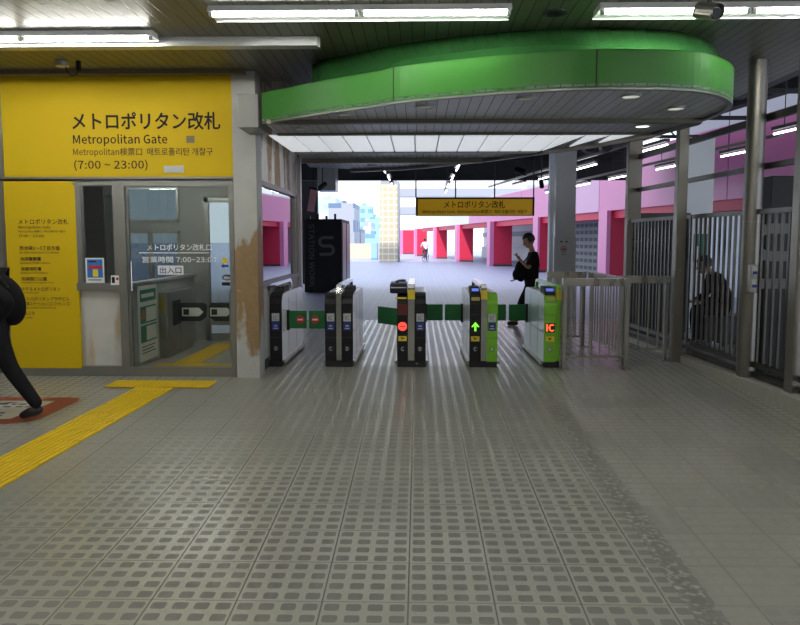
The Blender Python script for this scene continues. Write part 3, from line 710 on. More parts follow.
# ---------------------------------------------------------------- ticket gates
GL = 1.78
def prof(inset=0, y1=None):
    P = [(0, .07), (0, .80), (.015, .855), (.05, .90), (.11, .925), (.30, .935), (1.48, .935), (1.67, .925), (1.73, .90), (1.765, .855), (1.78, .80), (1.78, .07)]
    return P
def gate(px0, px1, label, halves, mid=None, side_l=None, side_r=None, flaps=(), rail=None, YG0=9.52):
    """halves: list of (px0, px1, front material, dict of marks)"""
    a, b = X(px0, YG0, 330), X(px1, YG0, 330)
    t = thing('ticket_gate', label, 'ticket gate', ((a + b) / 2, YG0 + GL / 2, 0), 'automatic ticket gates')
    P = prof()
    build('plinth', MB().box(a + .005, b - .005, YG0 - .01, YG0 + GL - .01, 0, .08), M['blackm'], t)
    core = MB().prism([(a + .012, YG0 + y * .985 + .012, z - .012) for y, z in P], (b - a - .024, 0, 0)); build('body', core, M['steel'], t)
    for s_, m_ in ((a, side_l), (b, side_r)):
        if not m_: continue
        x0 = s_ if s_ == a else s_ - .012
        sp = build('side_panel', MB().prism([(x0, YG0 + .03 + y * .965, z * .985) for y, z in P], (.012, 0, 0)), m_, t)
        e = s_ - .002 if s_ == a else s_ - .002
        g = MB(); g.box(e, e + .004, YG0 + .5, YG0 + .506, .1, .85).box(e, e + .004, YG0 + .05, YG0 + 1.7, .43, .436).box(e, e + .004, YG0 + 1.15, YG0 + 1.156, .1, .85)
        g.box(e, e + .004, YG0 + .12, YG0 + .17, .70, .712).box(e, e + .004, YG0 + .06, YG0 + .13, .45, .465)
        build('panel_seams', g, M['darkgrey'], sp)
        kx = s_ - .03 if s_ == a else s_
        build('kick_rail', MB().box(kx, kx + .03, YG0 + .05, YG0 + GL - .05, .03, .07), M['steel'], t)
    for h in halves:
        p0, p1, m_, mk = h; x0, x1 = X(p0, YG0, 330), X(p1, YG0, 330)
        pp = [(y - .012, z) for y, z in P[:5]] + [(.22, .935)] + [(.22, .925), (.11, .912), (.055, .885), (.02, .80), (.02, .07)]
        fp = build('front_panel', MB().prism([(x0, YG0 + y, z) for y, z in pp], (x1 - x0, 0, 0)), m_, t, bevel=.003)
        w_ = x1 - x0; xc = (x0 + x1) / 2; yf = YG0 - .014
        build('panel_seam', MB().box(x0 + .003, x1 - .003, yf - .0005, yf, .37, .374).box(x0 + .003, x1 - .003, yf - .0005, yf, .665, .669), M['darkgrey'], fp)
        def box(name, cx, w2, z0, z1, mm, d=.003, par=fp): return build(name, MB().box(cx - w2 / 2, cx + w2 / 2, yf - d, yf, z0, z1), mm, par)
        zz = lambda py: Z(py, YG0)
        if 'st' in mk:
            box('grey_sticker', xc, .095, zz(321.5), zz(313.5), M['stgrey']); box('blue_sticker', xc, .095, zz(330.5), zz(322.3), M['stblue'])
            text('IC', 'lettering', M['ink2'], fp, (xc - .025, yf - .003, zz(320)), (.05, 0, 0), (0, 0, .05)); box('pale_bars', xc, .06, zz(329), zz(328), M['stgrey'], .004); box('pale_bars', xc, .04, zz(326.5), zz(325.3), M['stgrey'], .004)
        if 'no' in mk:
            d1 = build('stop_lamp', disc((xc, yf - .006, zz(326.3)), .055, 'y', .006), M['redlit'], fp)
            build('bar', MB().box(xc - .035, xc + .035, yf - .009, yf - .006, zz(326.3) - .008, zz(326.3) + .008), M['red'], d1)
        if 'arrow' in mk:
            zc = zz(326.5); box('lamp_window', xc, .12, zc - .08, zc + .08, M['blackm'], .002)
            build('arrow_lamp', MB().prism([(xc + u, yf - .005, zc + v) for u, v in ((-.05, .0), (0, .06), (.05, .0), (.032, -.006), (.012, .018), (.012, -.055), (-.012, -.055), (-.012, .018), (-.032, -.006))], (0, .003, 0)), M['greenlit'], fp)
        if 'ic' in mk:
            box('lamp_window', xc, .115, zz(332), zz(322.5), M['blackm'], .002); text('IC', 'lettering', M['iclit'], fp, (xc - .045, yf - .002, zz(330.8)), (.09, 0, 0), (0, 0, zz(323.8) - zz(330.8)), .05, .003)
        if 'ye' in mk:
            box('yellow_sticker', xc, .105, zz(341), zz(336), M['yel_print'], .002)
            build('phone_mark', MB().prism([(xc + u, yf - .004, zz(338.5) + v) for u, v in ((-.03, .02), (.03, .005), (0, -.005), (-.02, -.025), (-.01, 0))], (0, .002, 0)), M['ink'], fp)
        if 'no2' in mk: box('red_cover', xc, .12, zz(315), zz(304), mat('dark_red', (.12, .01, .01), .4), .002)
        if mk.get('let') or isinstance(mk, dict) and mk.get('let'):
            text(mk['let'], 'lettering', M['stgrey'], fp, (xc - .016, yf, zz(350.5)), (.032, 0, 0), (0, 0, .045), .04)
            build('round_lock', MB().ring((xc, yf - .002, zz(348.7)), .034, .006, 'y', .002, 20), M['darkgrey'], fp)
        if 'reader' in mk:
            rd = build('reader', MB().prism([(x0 + .01, YG0 + y, z) for y, z in ((.05, .90), (.06, .955), (.10, .985), (.40, 1.01), (.42, .93))], (w_ - .02, 0, 0)), M['blackm'], t, bevel=.004)
            build('display', MB().prism([(x0 + .03, YG0 + y, z) for y, z in ((.056, .958), (.062, .966), (.10, .99), (.096, .98))], (w_ - .06, 0, 0)), M['bluelcd'], rd)
            build('reader_plate', MB().box(x0 + .02, x1 - .02, YG0 + .15, YG0 + .33, 1.0, 1.008), M['darkgrey'], rd)
            build('coin_slot', MB().box(xc - .05, xc + .05, YG0 - .03, YG0 + .02, .845, .885), mat('brass_slot', (.5, .45, .12), .4), rd)
        if 'deck' in mk:
            dk = build('ticket_deck', MB().prism([(x0 + .012, YG0 + y, z) for y, z in ((.25, .93), (.28, .975), (.62, 1.0), (.66, .93))], (w_ - .024, 0, 0)), M['blackm'], t, bevel=.004)
            build('reader_plate', MB().box(x0 + .03, x1 - .03, YG0 + .38, YG0 + .56, .985, 1.0), M['darkgrey'], dk)
        if 'tall' in mk:
            rd = build('reader', MB().prism([(x0 - .09, YG0 + y, z) for y, z in ((.0, .93), (-.01, 1.02), (.03, 1.06), (.34, 1.07), (.38, .93))], (w_ + .08, 0, 0)), mat('navy_hood', (.01, .012, .03), .3), t, bevel=.02)
            build('light_band', MB().box(x0 - .08, x1 - .02, YG0 - .012, YG0 - .004, 1.0, 1.014), M['stgrey'], rd)
            build('yellow_strip', MB().box(x0 - .02, x1 - .02, YG0 - .02, YG0 + .01, .865, .885), M['yel_print'], rd)
            build('sensor_post', MB().tube([(x0 - .02, YG0 + .1, 1.07), (x0 + .03, YG0 + .1, 1.09), (x1 - .03, YG0 + .1, 1.09)], .015, 8), M['darkgrey'], rd)
    if rail:
        x0, x1 = X(rail[0], YG0, 330), X(rail[1], YG0, 330)
        R0 = [(-.02, .09), (-.02, .93), (.005, 1.0), (.05, 1.035), (.12, 1.04), (1.62, 1.04), (1.70, 1.03), (1.76, .98), (1.78, .9), (1.78, .09)]
        R1 = [(y * .965 + .03, z if z < .1 else z - .045) for y, z in R0]
        g = MB(); n = len(R0); vs = [(x0, YG0 + y, z) for y, z in R0] + [(x1, YG0 + y, z) for y, z in R0]; fs = [(i, i + 1, n + i + 1, n + i) for i in range(n - 1)]
        vs += [(x0, YG0 + y, z) for y, z in R1] + [(x1, YG0 + y, z) for y, z in R1]
        fs += [(2 * n + i, 3 * n + i, 3 * n + i + 1, 2 * n + i + 1) for i in range(n - 1)]
        fs += [(i, 2 * n + i, 2 * n + i + 1, i + 1) for i in range(n - 1)] + [(n + i, n + i + 1, 3 * n + i + 1, 3 * n + i) for i in range(n - 1)]
        fs += [(0, n, 3 * n, 2 * n), (n - 1, 3 * n - 1, 4 * n - 1, 2 * n - 1)]
        g.add(vs, fs); build('chrome_rail', g, M['chrome'] if rail[2] == 'c' else M['ggreen'], t)
        build('glass_fin', MB().prism([((x0 + x1) / 2 - .004, YG0 + y, z) for y, z in ((.62, .93), (.62, 1.0), (.8, 1.0), (1.6, 1.0), (1.6, .93))], (.008, 0, 0)), M['paleblue'], t)
        if 'y' in rail[2:]:
            build('yellow_strip', MB().box(x0 - .004, x1 + .004, YG0 - .026, YG0 - .016, .86, .98), M['yel_print'], t)
    for (fx0, fx1, fy, swing) in flaps:
        # leaf between two x positions at depth fy
        z0, z1 = .44, .675
        if swing:
            fpn = build('flap', MB().prism([(fx0, fy, z0), (fx0, fy, z1), (fx1, fy + swing, z1), (fx1, fy + swing, z0)], (0.0, .03, 0)), M['flap'], t)
        else:
            fpn = build('flap', MB().box(fx0, fx1, fy, fy + .03, z0, z1), M['flap'], t, bevel=.008)
        hb = fx0 if abs(fx0 - b) < .08 or abs(fx0 - a) < .08 else fx1
        build('hinge', MB().box(min(hb, hb), hb + (.03 if hb == fx0 else -.03) * 1, fy - .02, fy + .05, z0 - .02, z1 + .01), M['black'], t)
        if fy < 10.2 and not swing:
            cx = fx0 + (fx1 - fx0) * (.68 if fx0 < -1.5 else .32); s1 = build('no_entry_sign', disc((cx, fy - .004, .56), .052, 'y', .004), M['red'], fpn)
            build('white_bar', MB().box(cx - .035, cx + .035, fy - .007, fy - .004, .55, .57), M['paper'], s1)
    return t
Yf1, Yf2 = 9.9, 10.95
g1r = X(282, 9.52, 330); g2l = X(325, 9.52, 330); g2r = X(353, 9.52, 330); g3l = X(397, 9.52, 330); g3r = X(425.8, 9.52, 330); g4l = X(469.5, 9.52, 330); g4r = X(497.5, 9.52, 330); g5l = X(544, 9.52, 330); g5r = X(560, 9.52, 330)
m12 = (g1r + g2l) / 2; m34 = (g3r + g4l) / 2; m45 = (g4r + g5l) / 2
gate(265, 282, 'black and white ticket gate against the office side wall', [(270, 282, M['black'], {'st': 1, 'let': 'D', 'deck': 1})], side_r=M['whiteplastic'], rail=(265.3, 269.5, 'c'), flaps=[(g1r, m12 - .015, Yf1, 0)])
gate(325, 353, 'double black ticket gate facing the gap closed by red no entry flaps', [(325, 336.5, M['black'], {'st': 1, 'let': 'C'}), (341.5, 353, M['black'], {'st': 1, 'let': 'D', 'deck': 1})], side_l=M['whiteplastic'], side_r=M['whiteplastic'], rail=(336.5, 341.5, 'c'), flaps=[(m12 + .015, g2l, Yf1, 0)])
gate(397, 425.8, 'black ticket gate with glowing red round stop lamp', [(397, 408, M['black'], {'no': 1, 'ye': 1, 'let': 'C', 'tall': 1, 'no2': 1}), (414.5, 425.8, M['black'], {'st': 1, 'let': 'D'})], side_l=M['whiteplastic'], side_r=M['whiteplastic'], rail=(408, 414.5, 'c', 'y'), flaps=[(g3l - .30, g3l, 10.6, -.35), (g3r, m34 - .015, Yf2, 0)])
gate(469.5, 497.5, 'black and green ticket gate with green arrow lamp', [(469.5, 481, M['black'], {'arrow': 1, 'ye': 1, 'let': 'C', 'reader': 1}), (486.5, 497.5, M['ggreen'], {'st': 1, 'let': 'A'})], side_l=M['whiteplastic'], side_r=M['ggreen'], rail=(481, 486.5, 'c', 'y'), flaps=[(m34 + .015, g4l, Yf2, 0), (g4r, m45 - .02, Yf2, 0)])
gate(544, 560, 'lime green ticket gate with orange lamp letters beside the railing', [(544, 556, M['ggreen'], {'ic': 1, 'ye': 1, 'let': 'B', 'reader': 1})], side_l=M['paleblue'], rail=(556, 560, 'g', 'y'), flaps=[(m45 + .02, g5l, Yf2, 0)])

# ---------------------------------------------------------------- steel guard railing by the gates
def railing(name, label, A, B, z1, nb, group=None, w=.09, hr=.095, zb=.14, feet=True):
    A = Vector(A); B = Vector(B); d = (B - A); L_ = d.length; d.normalize(); s = Vector((-d.y, d.x, 0))
    t = thing(name, label, 'railing', (A + B) / 2, group)
    def bar(p, q, ww, h0, h1):
        return MB().prism([(p + s * ww / 2) + Vector((0, 0, h0)), (q + s * ww / 2) + Vector((0, 0, h0)), (q - s * ww / 2) + Vector((0, 0, h0)), (p - s * ww / 2) + Vector((0, 0, h0))], (0, 0, h1 - h0))
    build('top_rail', bar(A, B, w, z1 - hr, z1), M['steel'], t, bevel=.004)
    build('bottom_rail', bar(A + d * .04, B - d * .04, w * .6, zb, zb + .03), M['steel'], t)
    for p in (A + d * .03, B - d * .03):
        zz = zf(p.y) - A.z
        build('post', bar(p - d * .025, p + d * .025, .05, zz, z1 - hr), M['steel'], t, bevel=.003)
        if feet: build('foot_plate', bar(p - d * .06, p + d * .06, .1, zz, zz + .012), M['steel'], t)
    proto = None
    for k in range(nb):
        p = A + d * (L_ * (k + 1) / (nb + 1))
        if proto is None:
            proto = build('bar', bar(p - d * .009, p + d * .009, .018, zb + .03, z1 - hr), M['steel'], t); p0 = p
        else:
            c_ = proto.copy(); C.objects.link(c_); c_.location = proto.location + (p - p0)
    return t
rz = Z(278, 9.45)
xr0, xr1 = X(563, 9.45), X(632.5, 9.38)
railing('guard_railing', 'brushed steel railing panel facing the hall beside the lime green gate', (xr0, 9.42, 0), (xr1, 9.42, 0), rz, 6)
railing('guard_railing', 'brushed steel railing running back between gates and fence', (xr1 - .03, 9.5, 0), (xr1 - .03, 11.4, 0), rz, 12)
railing('guard_railing', 'brushed steel railing behind the front panel beside the lime green gate', (X(549, 11.3), 11.45, 0), (xr1 - .1, 11.45, 0), rz, 7)
t_ = railing('guard_gate', 'dim steel railing gate joining the barrier to the tall fence', (xr1 + .05, 10.1, 0), (xf(10.1) - .27, 10.1, 0), rz, 4)

# ---------------------------------------------------------------- tall fence, posts and pole
M['fence'] = mat('fence_steel', (.085, .08, .068), .35, .75, .15, 6, rvar=.08)
def ob(mb, ya, yb, d0, d1, z0, z1):
    return mb.prism([(xf(ya) + d0, ya, z0), (xf(ya) + d1, ya, z0), (xf(yb) + d1, yb, z0), (xf(yb) + d0, yb, z0)], (0, 0, z1 - z0))
def fence_bay(ya, yb, label, zt=1.88, zb=.27):
    t = thing('steel_fence', label, 'fence', (xf((ya + yb) / 2), (ya + yb) / 2, 0), 'tall steel fence bays')
    build('top_rail', ob(MB(), ya, yb, -.03, .03, zt, zt + .05), M['fence'], t)
    build('bottom_rail', ob(MB(), ya, yb, -.03, .03, zb - .06, zb), M['fence'], t)
    build('kick_beam', ob(MB(), ya, yb, -.02, .06, .1, .16), M['fence'], t)
    n = int((yb - ya) / .13); proto = None
    for k in range(n):
        y = ya + (yb - ya) * (k + .5) / n
        if proto is None: proto = build('bar', MB().box(xf(y) - .011, xf(y) + .011, y - .02, y + .02, zb, zt), M['fence'], t); y00 = y
        else:
            c_ = proto.copy(); C.objects.link(c_); c_.location = proto.location + Vector((xf(y) - xf(y00), y - y00, 0))
    return t
fence_bay(10.07, 12.38, 'tall barred fence bay behind the low railing gate')
fence_bay(8.575, 10.04, 'tall barred fence bay between the slim steel post and the round pole')
fence_bay(7.70, 8.385, 'tall barred fence bay between round pole and thick square post')
fence_bay(3.3, 7.46, 'tall barred fence bay in front of the thick square post')
def post(y, w, d, z1, label, dx=0):
    x = xf(y) + dx; t = thing('steel_post', label, 'post', (x, y, zf(y)))
    build('column', MB().box(x - w / 2, x + w / 2, y - d / 2, y + d / 2, zf(y), z1), M['steel_dk'], t, bevel=.012)
    for z_ in (1.2, 2.45): build('bolt', MB().tube([(x, y - d / 2 - .012, z_), (x, y - d / 2, z_)], .014, 8), M['steel'], t); build('base_plate', MB().box(x - w / 2 - .02, x + w / 2 + .02, y - d / 2 - .02, y + d / 2 + .02, zf(y), zf(y) + .015), M['steel_dk'], t); return t
post(12.5, .22, .16, 4.85, 'steel post at the far end of the tall fence', .05)
post(10.05, .13, .14, 4.85, 'slim steel post where low railing meets the tall fence', -.18)
post(7.58, .12, .16, ZC - .01, 'thick steel post in front of the round pole')
post(3.2, .12, .16, ZC - .01, 'steel post at the near end of the tall fence')
for z_, h_, lb in ((2.37, .06, 'lower dark cross rail above the tall fence'), (2.88, .08, 'upper dark cross rail above the tall fence')):
    tag(build('cross_rail', ob(MB(), 3.3, 12.4, .08, .13, z_, z_ + h_), M['fence']), lb, 'rail')
c = Vector((3.66, 8.48, zf(8.48)))
t = thing('round_pole', 'thick polished steel pole rising to the ceiling beside the tall fence', 'pole', c)
build('shaft', MB().tube([c, (c.x, c.y, ZC)], .098, 32, cap=False), M['pole'], t, smooth=True)
build('weld_band', MB().ring((c.x, c.y, Z(222, 8.48)), .1, .01, 'z', .004, 32), M['steel'], t)
a = at(751, 328, 8.36)
t2 = thing('switch_box', 'steel switch box with two blue buttons mounted on the round pole', 'switch box', (X(753.5, 8.36), 8.36, Z(328, 8.36)))
build('box', MB().box(X(750, 8.36), X(761.5, 8.36), 8.33, 8.385, Z(292, 8.36), Z(264.5, 8.36)), M['steel'], t2, bevel=.004)
for y_ in (271, 284):
    build('window_plate', MB().box(X(753.5, 8.33), X(759, 8.33), 8.325, 8.33, Z(y_ + 4, 8.33), Z(y_ - 5, 8.33)), M['stgrey'], t2); build('blue_button', MB().box(X(754, 8.33), X(758.5, 8.33), 8.32, 8.325, Z(y_ + 3, 8.33), Z(y_, 8.33)), M['stblue'], t2)
struct('trim_fence_curb', ob(MB(), 2.5, 12.6, -.14, .14, -.3, .085), M['curb'])

# ---------------------------------------------------------------- outdoor roof
struct('roof_plaza', MB().prism([(-16, 12.3, 4.9), (9.2, 12.3, 4.9), (7.2, 26, 4.9), (-16, 26, 4.9)], (0, 0, .2)), M['roofdk'])
struct('roof_side', MB().box(4.45, 9.2, -8, 12.3, 4.9, 5.1), M['roofdk'])
bm_ = thing('roof_girder', 'deep dark steel girder across the far edge of the outdoor roof', 'girder', (-1, 25.7, 3.62))
build('web', MB().box(-16, 7.3, 25.68, 25.72, 3.62, 4.9), M['roofdk'], bm_); build('flange', MB().box(-16, 7.3, 25.58, 25.82, 3.58, 3.64), M['roofdk'], bm_)
build('flange', MB().box(-16, 7.3, 25.58, 25.82, 4.2, 4.24), M['roofdk'], bm_)
for k, y_ in enumerate((14, 17, 20, 23)):
    t = thing('roof_truss', ['dark steel truss just beyond the canopy edge', 'dark steel truss second beyond the canopy', 'dark steel truss third beyond the canopy', 'dark steel truss before the far girder'][k], 'truss', (0, y_, 4.2))
    g = MB().box(-15, 7.2, y_ - .04, y_ + .04, 4.2, 4.28).box(-15, 7.2, y_ - .04, y_ + .04, 4.82, 4.9); build('chords', g, M['roofdk'], t)
    g = MB(); x_ = -15
    while x_ < 6.1:
        g.tube([(x_, y_, 4.24), (x_ + .6, y_, 4.86), (x_ + 1.2, y_, 4.24)], .025, 6); x_ += 1.2
    build('lattice', g, M['roofdk'], t)
for k, (xa_, dx, lb) in enumerate(((4.9, -.137, 'dark longitudinal roof beam above the fence line'), (6.9, -.137, 'dark longitudinal roof beam near the pink building'), (2.2, 0, 'dark longitudinal roof beam over the hanging yellow sign'))):
    P0 = Vector((xa_, 13, 4.3)); P1 = Vector((xa_ + dx * 12.6, 25.6, 4.3)); tag(build('roof_beam', MB().prism([P0 + Vector((-.08, 0, 0)), P0 + Vector((.08, 0, 0)), P1 + Vector((.08, 0, 0)), P1 + Vector((-.08, 0, 0))], (0, 0, .5)), M['roofdk']), lb, 'beam')
def outlamp(p, q_, label, group):
    p = Vector(p); q_ = Vector(q_); d = (q_ - p).normalized(); t = thing('strip_light', label, 'strip light', (p + q_) / 2, group); up_ = Vector((0, 0, .05))
    build('tube', MB().tube([p, q_], .016, 8), M['tube_out'], t, smooth=True)
    s = Vector((d.y, -d.x, 0)) * .05
    build('housing', MB().prism([p + up_ - s, p + up_ + s, q_ + up_ + s, q_ + up_ - s], (0, 0, .05)), M['darkgrey'], t)
    for w_ in (p * .8 + q_ * .2, p * .2 + q_ * .8): build('hanger', MB().tube([w_ + up_, Vector((w_.x, w_.y, 4.9))], .008, 5), M['darkgrey'], t)
    return t
ZR = 3.2
for (px, py), row in (((457.6, 168), 0), ((452.4, 178), 0), ((448, 186), 0), ((446, 191.5), 0), ((384, 170), 1), ((388.8, 178), 1), ((392, 185.5), 1)):
    c = onz(px, py, ZR); outlamp(c + Vector((0, -.62, 0)), c + Vector((0, .62, 0)), ['strip light in the row above the hanging yellow sign', 'strip light in the row over the pale lattice tower'][row], ['strip lights above the hanging sign', 'strip lights before the lattice tower'][row])
dr = Vector((-.137, 1, 0)).normalized()
for (px, py), row in (((651, 149), 2), ((586, 167), 2), ((546, 177.5), 2), ((519, 185), 2), ((739, 153), 3), ((669, 167), 3), ((618, 177.5), 3), ((582, 185), 3), ((551.5, 191.5), 3), ((800, 128), 3)):
    c = onz(px, py, ZR); outlamp(c - dr * .62, c + dr * .62, ['', '', 'strip light in the row running back above the low railing', 'strip light in the row alongside the pink building'][row], ['', '', 'strip lights above the railing', 'strip lights by the pink building'][row])
for (x_, y_, lb) in ((3.9, 13, 'thin cable tray hung above the low railing'), (5.9, 13, 'thin cable tray hung near the pink building')):
    a = Vector((x_ + .12, y_, 3.32)); b = a + dr * 12.5; s = Vector((.03, 0, 0)); tag(build('cable_tray', MB().prism([a - s, a + s, b + s, b - s], (0, 0, .05)), M['steel_dk']), lb, 'cable tray')
def spot(px, py, Y, label, d=(-.5, -.6, -.5), s=1.0):
    c = at(px, py, Y); t = thing('spotlight', label, 'spotlight', c); dv = Vector(d).normalized()
    build('lamp_body', MB().tube([c - dv * .11 * s, c + dv * .11 * s], .06 * s, 12), M['black'], t); build('bracket', MB().tube([c, (c.x, c.y, 4.9)], .012, 6), M['black'], t)
spot(322.5, 186, 18, 'black spotlight hung near the pink banner'); spot(541.5, 184, 16, 'black spotlight hung beside the grey pillar', (0, -.6, -.6), .8); spot(521, 171, 14.5, 'black spotlight hung above the hanging sign end', (.7, -.5, -.3))
c = at(597, 147, 12.6)
t = thing('roof_speaker', 'pair of black loudspeaker drums under the roof behind the canopy', 'speaker', c)
for s in (-1, 1): build('drum', MB().tube([c + Vector((s * .14, -.12, 0)), c + Vector((s * .14, .12, 0))], .09, 16), M['black'], t, bevel=.01)
build('bracket', MB().tube([c, (c.x, c.y, 4.9)], .015, 6), M['black'], t)
# far end of the glass booth and hanging banner at the left of the passage
t = thing('hanging_banner', 'pale pink banner hanging before a black panel beyond the office', 'banner', at(313, 215, 20))
build('cloth', MB().prism([at(x, y, 20) for x, y in ((310.5, 189), (317, 190.5), (314, 212), (307, 211))], (0, .02, 0)), mat('pink_banner', (.75, .38, .45), .7), t)
build('rod', MB().tube([at(309, 187.5, 20), at(319, 190, 20)], .02, 6), M['black'], t)
build('rope', MB().tube([at(314, 188.7, 20), (at(314, 188.7, 20).x, 20, 4.9)], .012, 5), M['black'], t)
t = tag(build('black_screen', MB().box(X(300, 28), X(318.5, 28), 27.8, 28.1, 0, Z(180, 28)), M['blackm']), 'tall black screen wall behind the pink banner', 'screen')
a = at(336, 190, 24)
tag(build('vent_box', MB().box(X(318, 24), X(336, 24), 24, 24.8, Z(190.5, 24), Z(166, 24)), M['alu_lt']), 'pale square duct box under the roof near the pink banner', 'duct box')

# hanging yellow sign
YH = 18.0
t = thing('hanging_sign', 'yellow illuminated sign hung under the outdoor roof beyond the gates', 'sign', at(475, 216, YH))
a = at(415.7, 215.8, YH); b = at(534.6, 197.2, YH)
build('case', MB().box(a.x, b.x, YH, YH + .2, a.z, b.z), M['black'], t)
a2 = at(417.8, 215.5, YH); b2 = at(532.5, 199, YH)
build('face', MB().box(a2.x, b2.x, YH - .01, YH, a2.z, b2.z), mat('amber_face', (.75, .42, .01), .4, emit=.15), t)
ptext('メトロポリタン改札', 'lettering', M['ink'], t, 444, 505, 200.8, 208.2, YH - .01, .012, .004)
ptext('Metropolitan Gate  Metropolitan検票口  매트로폴리탄 개찰구', 'lettering', M['ink2'], t, 422.7, 527, 209.8, 214, YH - .01, .012, .004)
for px in (415.8, 455.5, 494.5, 533.5): x_ = X(px, YH); build('hanger', MB().tube([(x_, YH + .1, b.z), (x_, YH + .1, 4.9)], .016, 6), M['black'], t)

# grey pillar with the smoking notice, pale pillar behind the fence
YP = 15.5
t = thing('plaza_pillar', 'grey clad pillar carrying a no smoking notice behind the low railing', 'pillar', (X(564.5, YP), YP + .2, 0))
build('shaft', MB().box(X(555, YP), X(575, YP), YP, YP + .42, 0, 4.9), M['greypillar'], t)
build('cladding', MB().box(X(554, YP), X(575.8, YP), YP - .03, YP + .44, 0, Z(236.5, YP)), M['greypillar'], t, bevel=.006)
t = thing('no_smoking_notice', 'white no smoking notice with red ring on the grey pillar', 'notice', at(564.3, 259, YP - .035))
build('sheet', prect(MB(), 559.2, 569, 240.5, 259.5, YP - .031, .004), M['stgrey'], t)
build('red_ring', MB().ring(at(563.6, 249, YP - .037), .062, .015, 'y', .003), M['red'], t)
build('cigarette', prect(MB(), 561.7, 565.6, 248.6, 249.7, YP - .035, .004), M['ink'], t)
build('dots', prect(prect(MB(), 560.5, 562.3, 240.9, 242.4, YP - .035, .003), 565.8, 567.6, 240.9, 242.4, YP - .035, .003), M['ink'], t)
text('禁煙', 'lettering', M['ink2'], t, at(561.5, 255.4, YP - .035), (X(565.8, YP) - X(561.5, YP), 0, 0), (0, 0, .045))
tag(build('sky_lit_pillar_side', MB().box(X(549.3, 15.2), X(553.3, 15.2), 15.2, 15.4, 0, 4.9), mat('painted_sky_light', (.72, .8, .9), .4)), 'slim strip coloured pale blue as the sky lit side of the grey pillar', 'post')  # pale blue paints the sky light on the pillar's side
tag(build('pale_pillar', MB().box(X(684.5, 14), X(711.5, 14), 14, 14.5, 0, Z(138, 14)), M['lightpillar']), 'wide pale blue pillar standing behind the tall fence', 'pillar')

# ---------------------------------------------------------------- black booths
def booth(x0, y0, w_, d_, h_, label, logo, textpx):
    t = thing('work_booth', label, 'booth', (x0 + w_ / 2, y0 + d_ / 2, 0))
    build('shell', MB().box(x0, x0 + w_, y0, y0 + d_, 0.02, h_), M['blackm'], t, bevel=.01)
    build('side_panel', MB().box(x0 + w_, x0 + w_ + .02, y0 + .1, y0 + d_ * .45, .1, h_ - .1).box(x0 + w_, x0 + w_ + .02, y0 + d_ * .55, y0 + d_ - .05, .1, h_ - .1), M['alu'], t)
    for k in range(4 if y0 > 20 else 0): build('roof_vent', MB().box(x0 + w_ * (.1 + .23 * k), x0 + w_ * (.1 + .23 * k) + .06, y0 + .1, y0 + .2, h_, h_ + .1 + .06 * (k % 2)), M['black'], t)
    cx, cz, s = logo; m_ = mat('booth_grey', (.12, .12, .125), .5); P = []
    for k in range(0, 13):
        a = PI * (.5 + k / 12); P.append((cx + s * (-.20 + .30 * math.cos(a) + .0), cz + s * (.30 + .30 * math.sin(a))))
    S = [(cx + s * .5, cz + s * .6)] + [(cx - s * .2 + s * .3 * math.cos(PI * (.5 + k / 10)), cz + s * .3 + s * .3 * math.sin(PI * (.5 + k / 10))) for k in range(11)] + [(cx + s * .2 + s * .3 * math.cos(PI * (.5 - k / 10)), cz - s * .3 + s * .3 * math.sin(PI * (.5 - k / 10))) for k in range(11)] + [(cx - s * .5, cz - s * .6)]
    g = MB(); hw = s * .11; n = len(S); vs = []
    for i in range(n):
        dx = S[min(i + 1, n - 1)][0] - S[max(i - 1, 0)][0]; dz = S[min(i + 1, n - 1)][1] - S[max(i - 1, 0)][1]; l = math.hypot(dx, dz) or 1; nx, nz = -dz / l * hw, dx / l * hw
        for sg in (1, -1):
            for yy in (y0 - .006, y0): vs.append((S[i][0] + sg * nx, yy, S[i][1] + sg * nz))
    fs = []
    for i in range(n - 1):
        b_ = i * 4; c_ = b_ + 4
        fs += [(b_, b_ + 2, c_ + 2, c_), (b_ + 1, c_ + 1, c_ + 3, b_ + 3), (b_, c_, c_ + 1, b_ + 1), (b_ + 2, b_ + 3, c_ + 3, c_ + 2)]
    build('logo', g.add(vs, fs), m_, t)
    tx, tz0, tz1, tw = textpx
    text('STATION WORK', 'lettering', m_, t, (tx, y0 - .001, tz1), (0, 0, tz0 - tz1), (tw, 0, 0), .01, .006)
    return t
b0, b1 = X(304, 23), X(341.8, 23)
booth(b0, 23, b1 - b0, 2.6, Z(219, 23), 'black cabin with grey letter logo beyond the ticket gates', ((X(326.5, 23)), Z(246, 23), .42), (X(309, 23), Z(287, 23), Z(224, 23), .16))
booth(3.98, 8.75, 1.4, .5, 2.32, 'black cabin seen through the tall fence next to the round pole', (X(779, 8.75), Z(256, 8.75), .52), (5.1, .5, 1.9, .12))
tag(build('grey_kiosk', MB().box(X(640, 13.2), X(690, 13.2), 13.2, 14.0, 0, 2.06), mat('kiosk_grey', (.06, .06, .055), .5), bevel=.01), 'dark grey cabinet behind the tall fence beyond the low railing', 'cabinet')
t = thing('exit_board', 'green and white standing sign seen between the fence bars', 'sign', (X(699, 13.1), 13.1, 0))
build('board', MB().box(X(693.5, 13.1), X(706.5, 13.1), 13.05, 13.1, Z(262, 13.1), Z(234, 13.1)), M['pgreen'], t); build('white_field', MB().box(X(694.5, 13.1), X(700, 13.1), 13.04, 13.05, Z(261, 13.1), Z(246, 13.1)), M['paper'], t)
build('leg', MB().box(X(699, 13.1), X(701, 13.1), 13.06, 13.09, 0, Z(262, 13.1)), M['alu'], t)

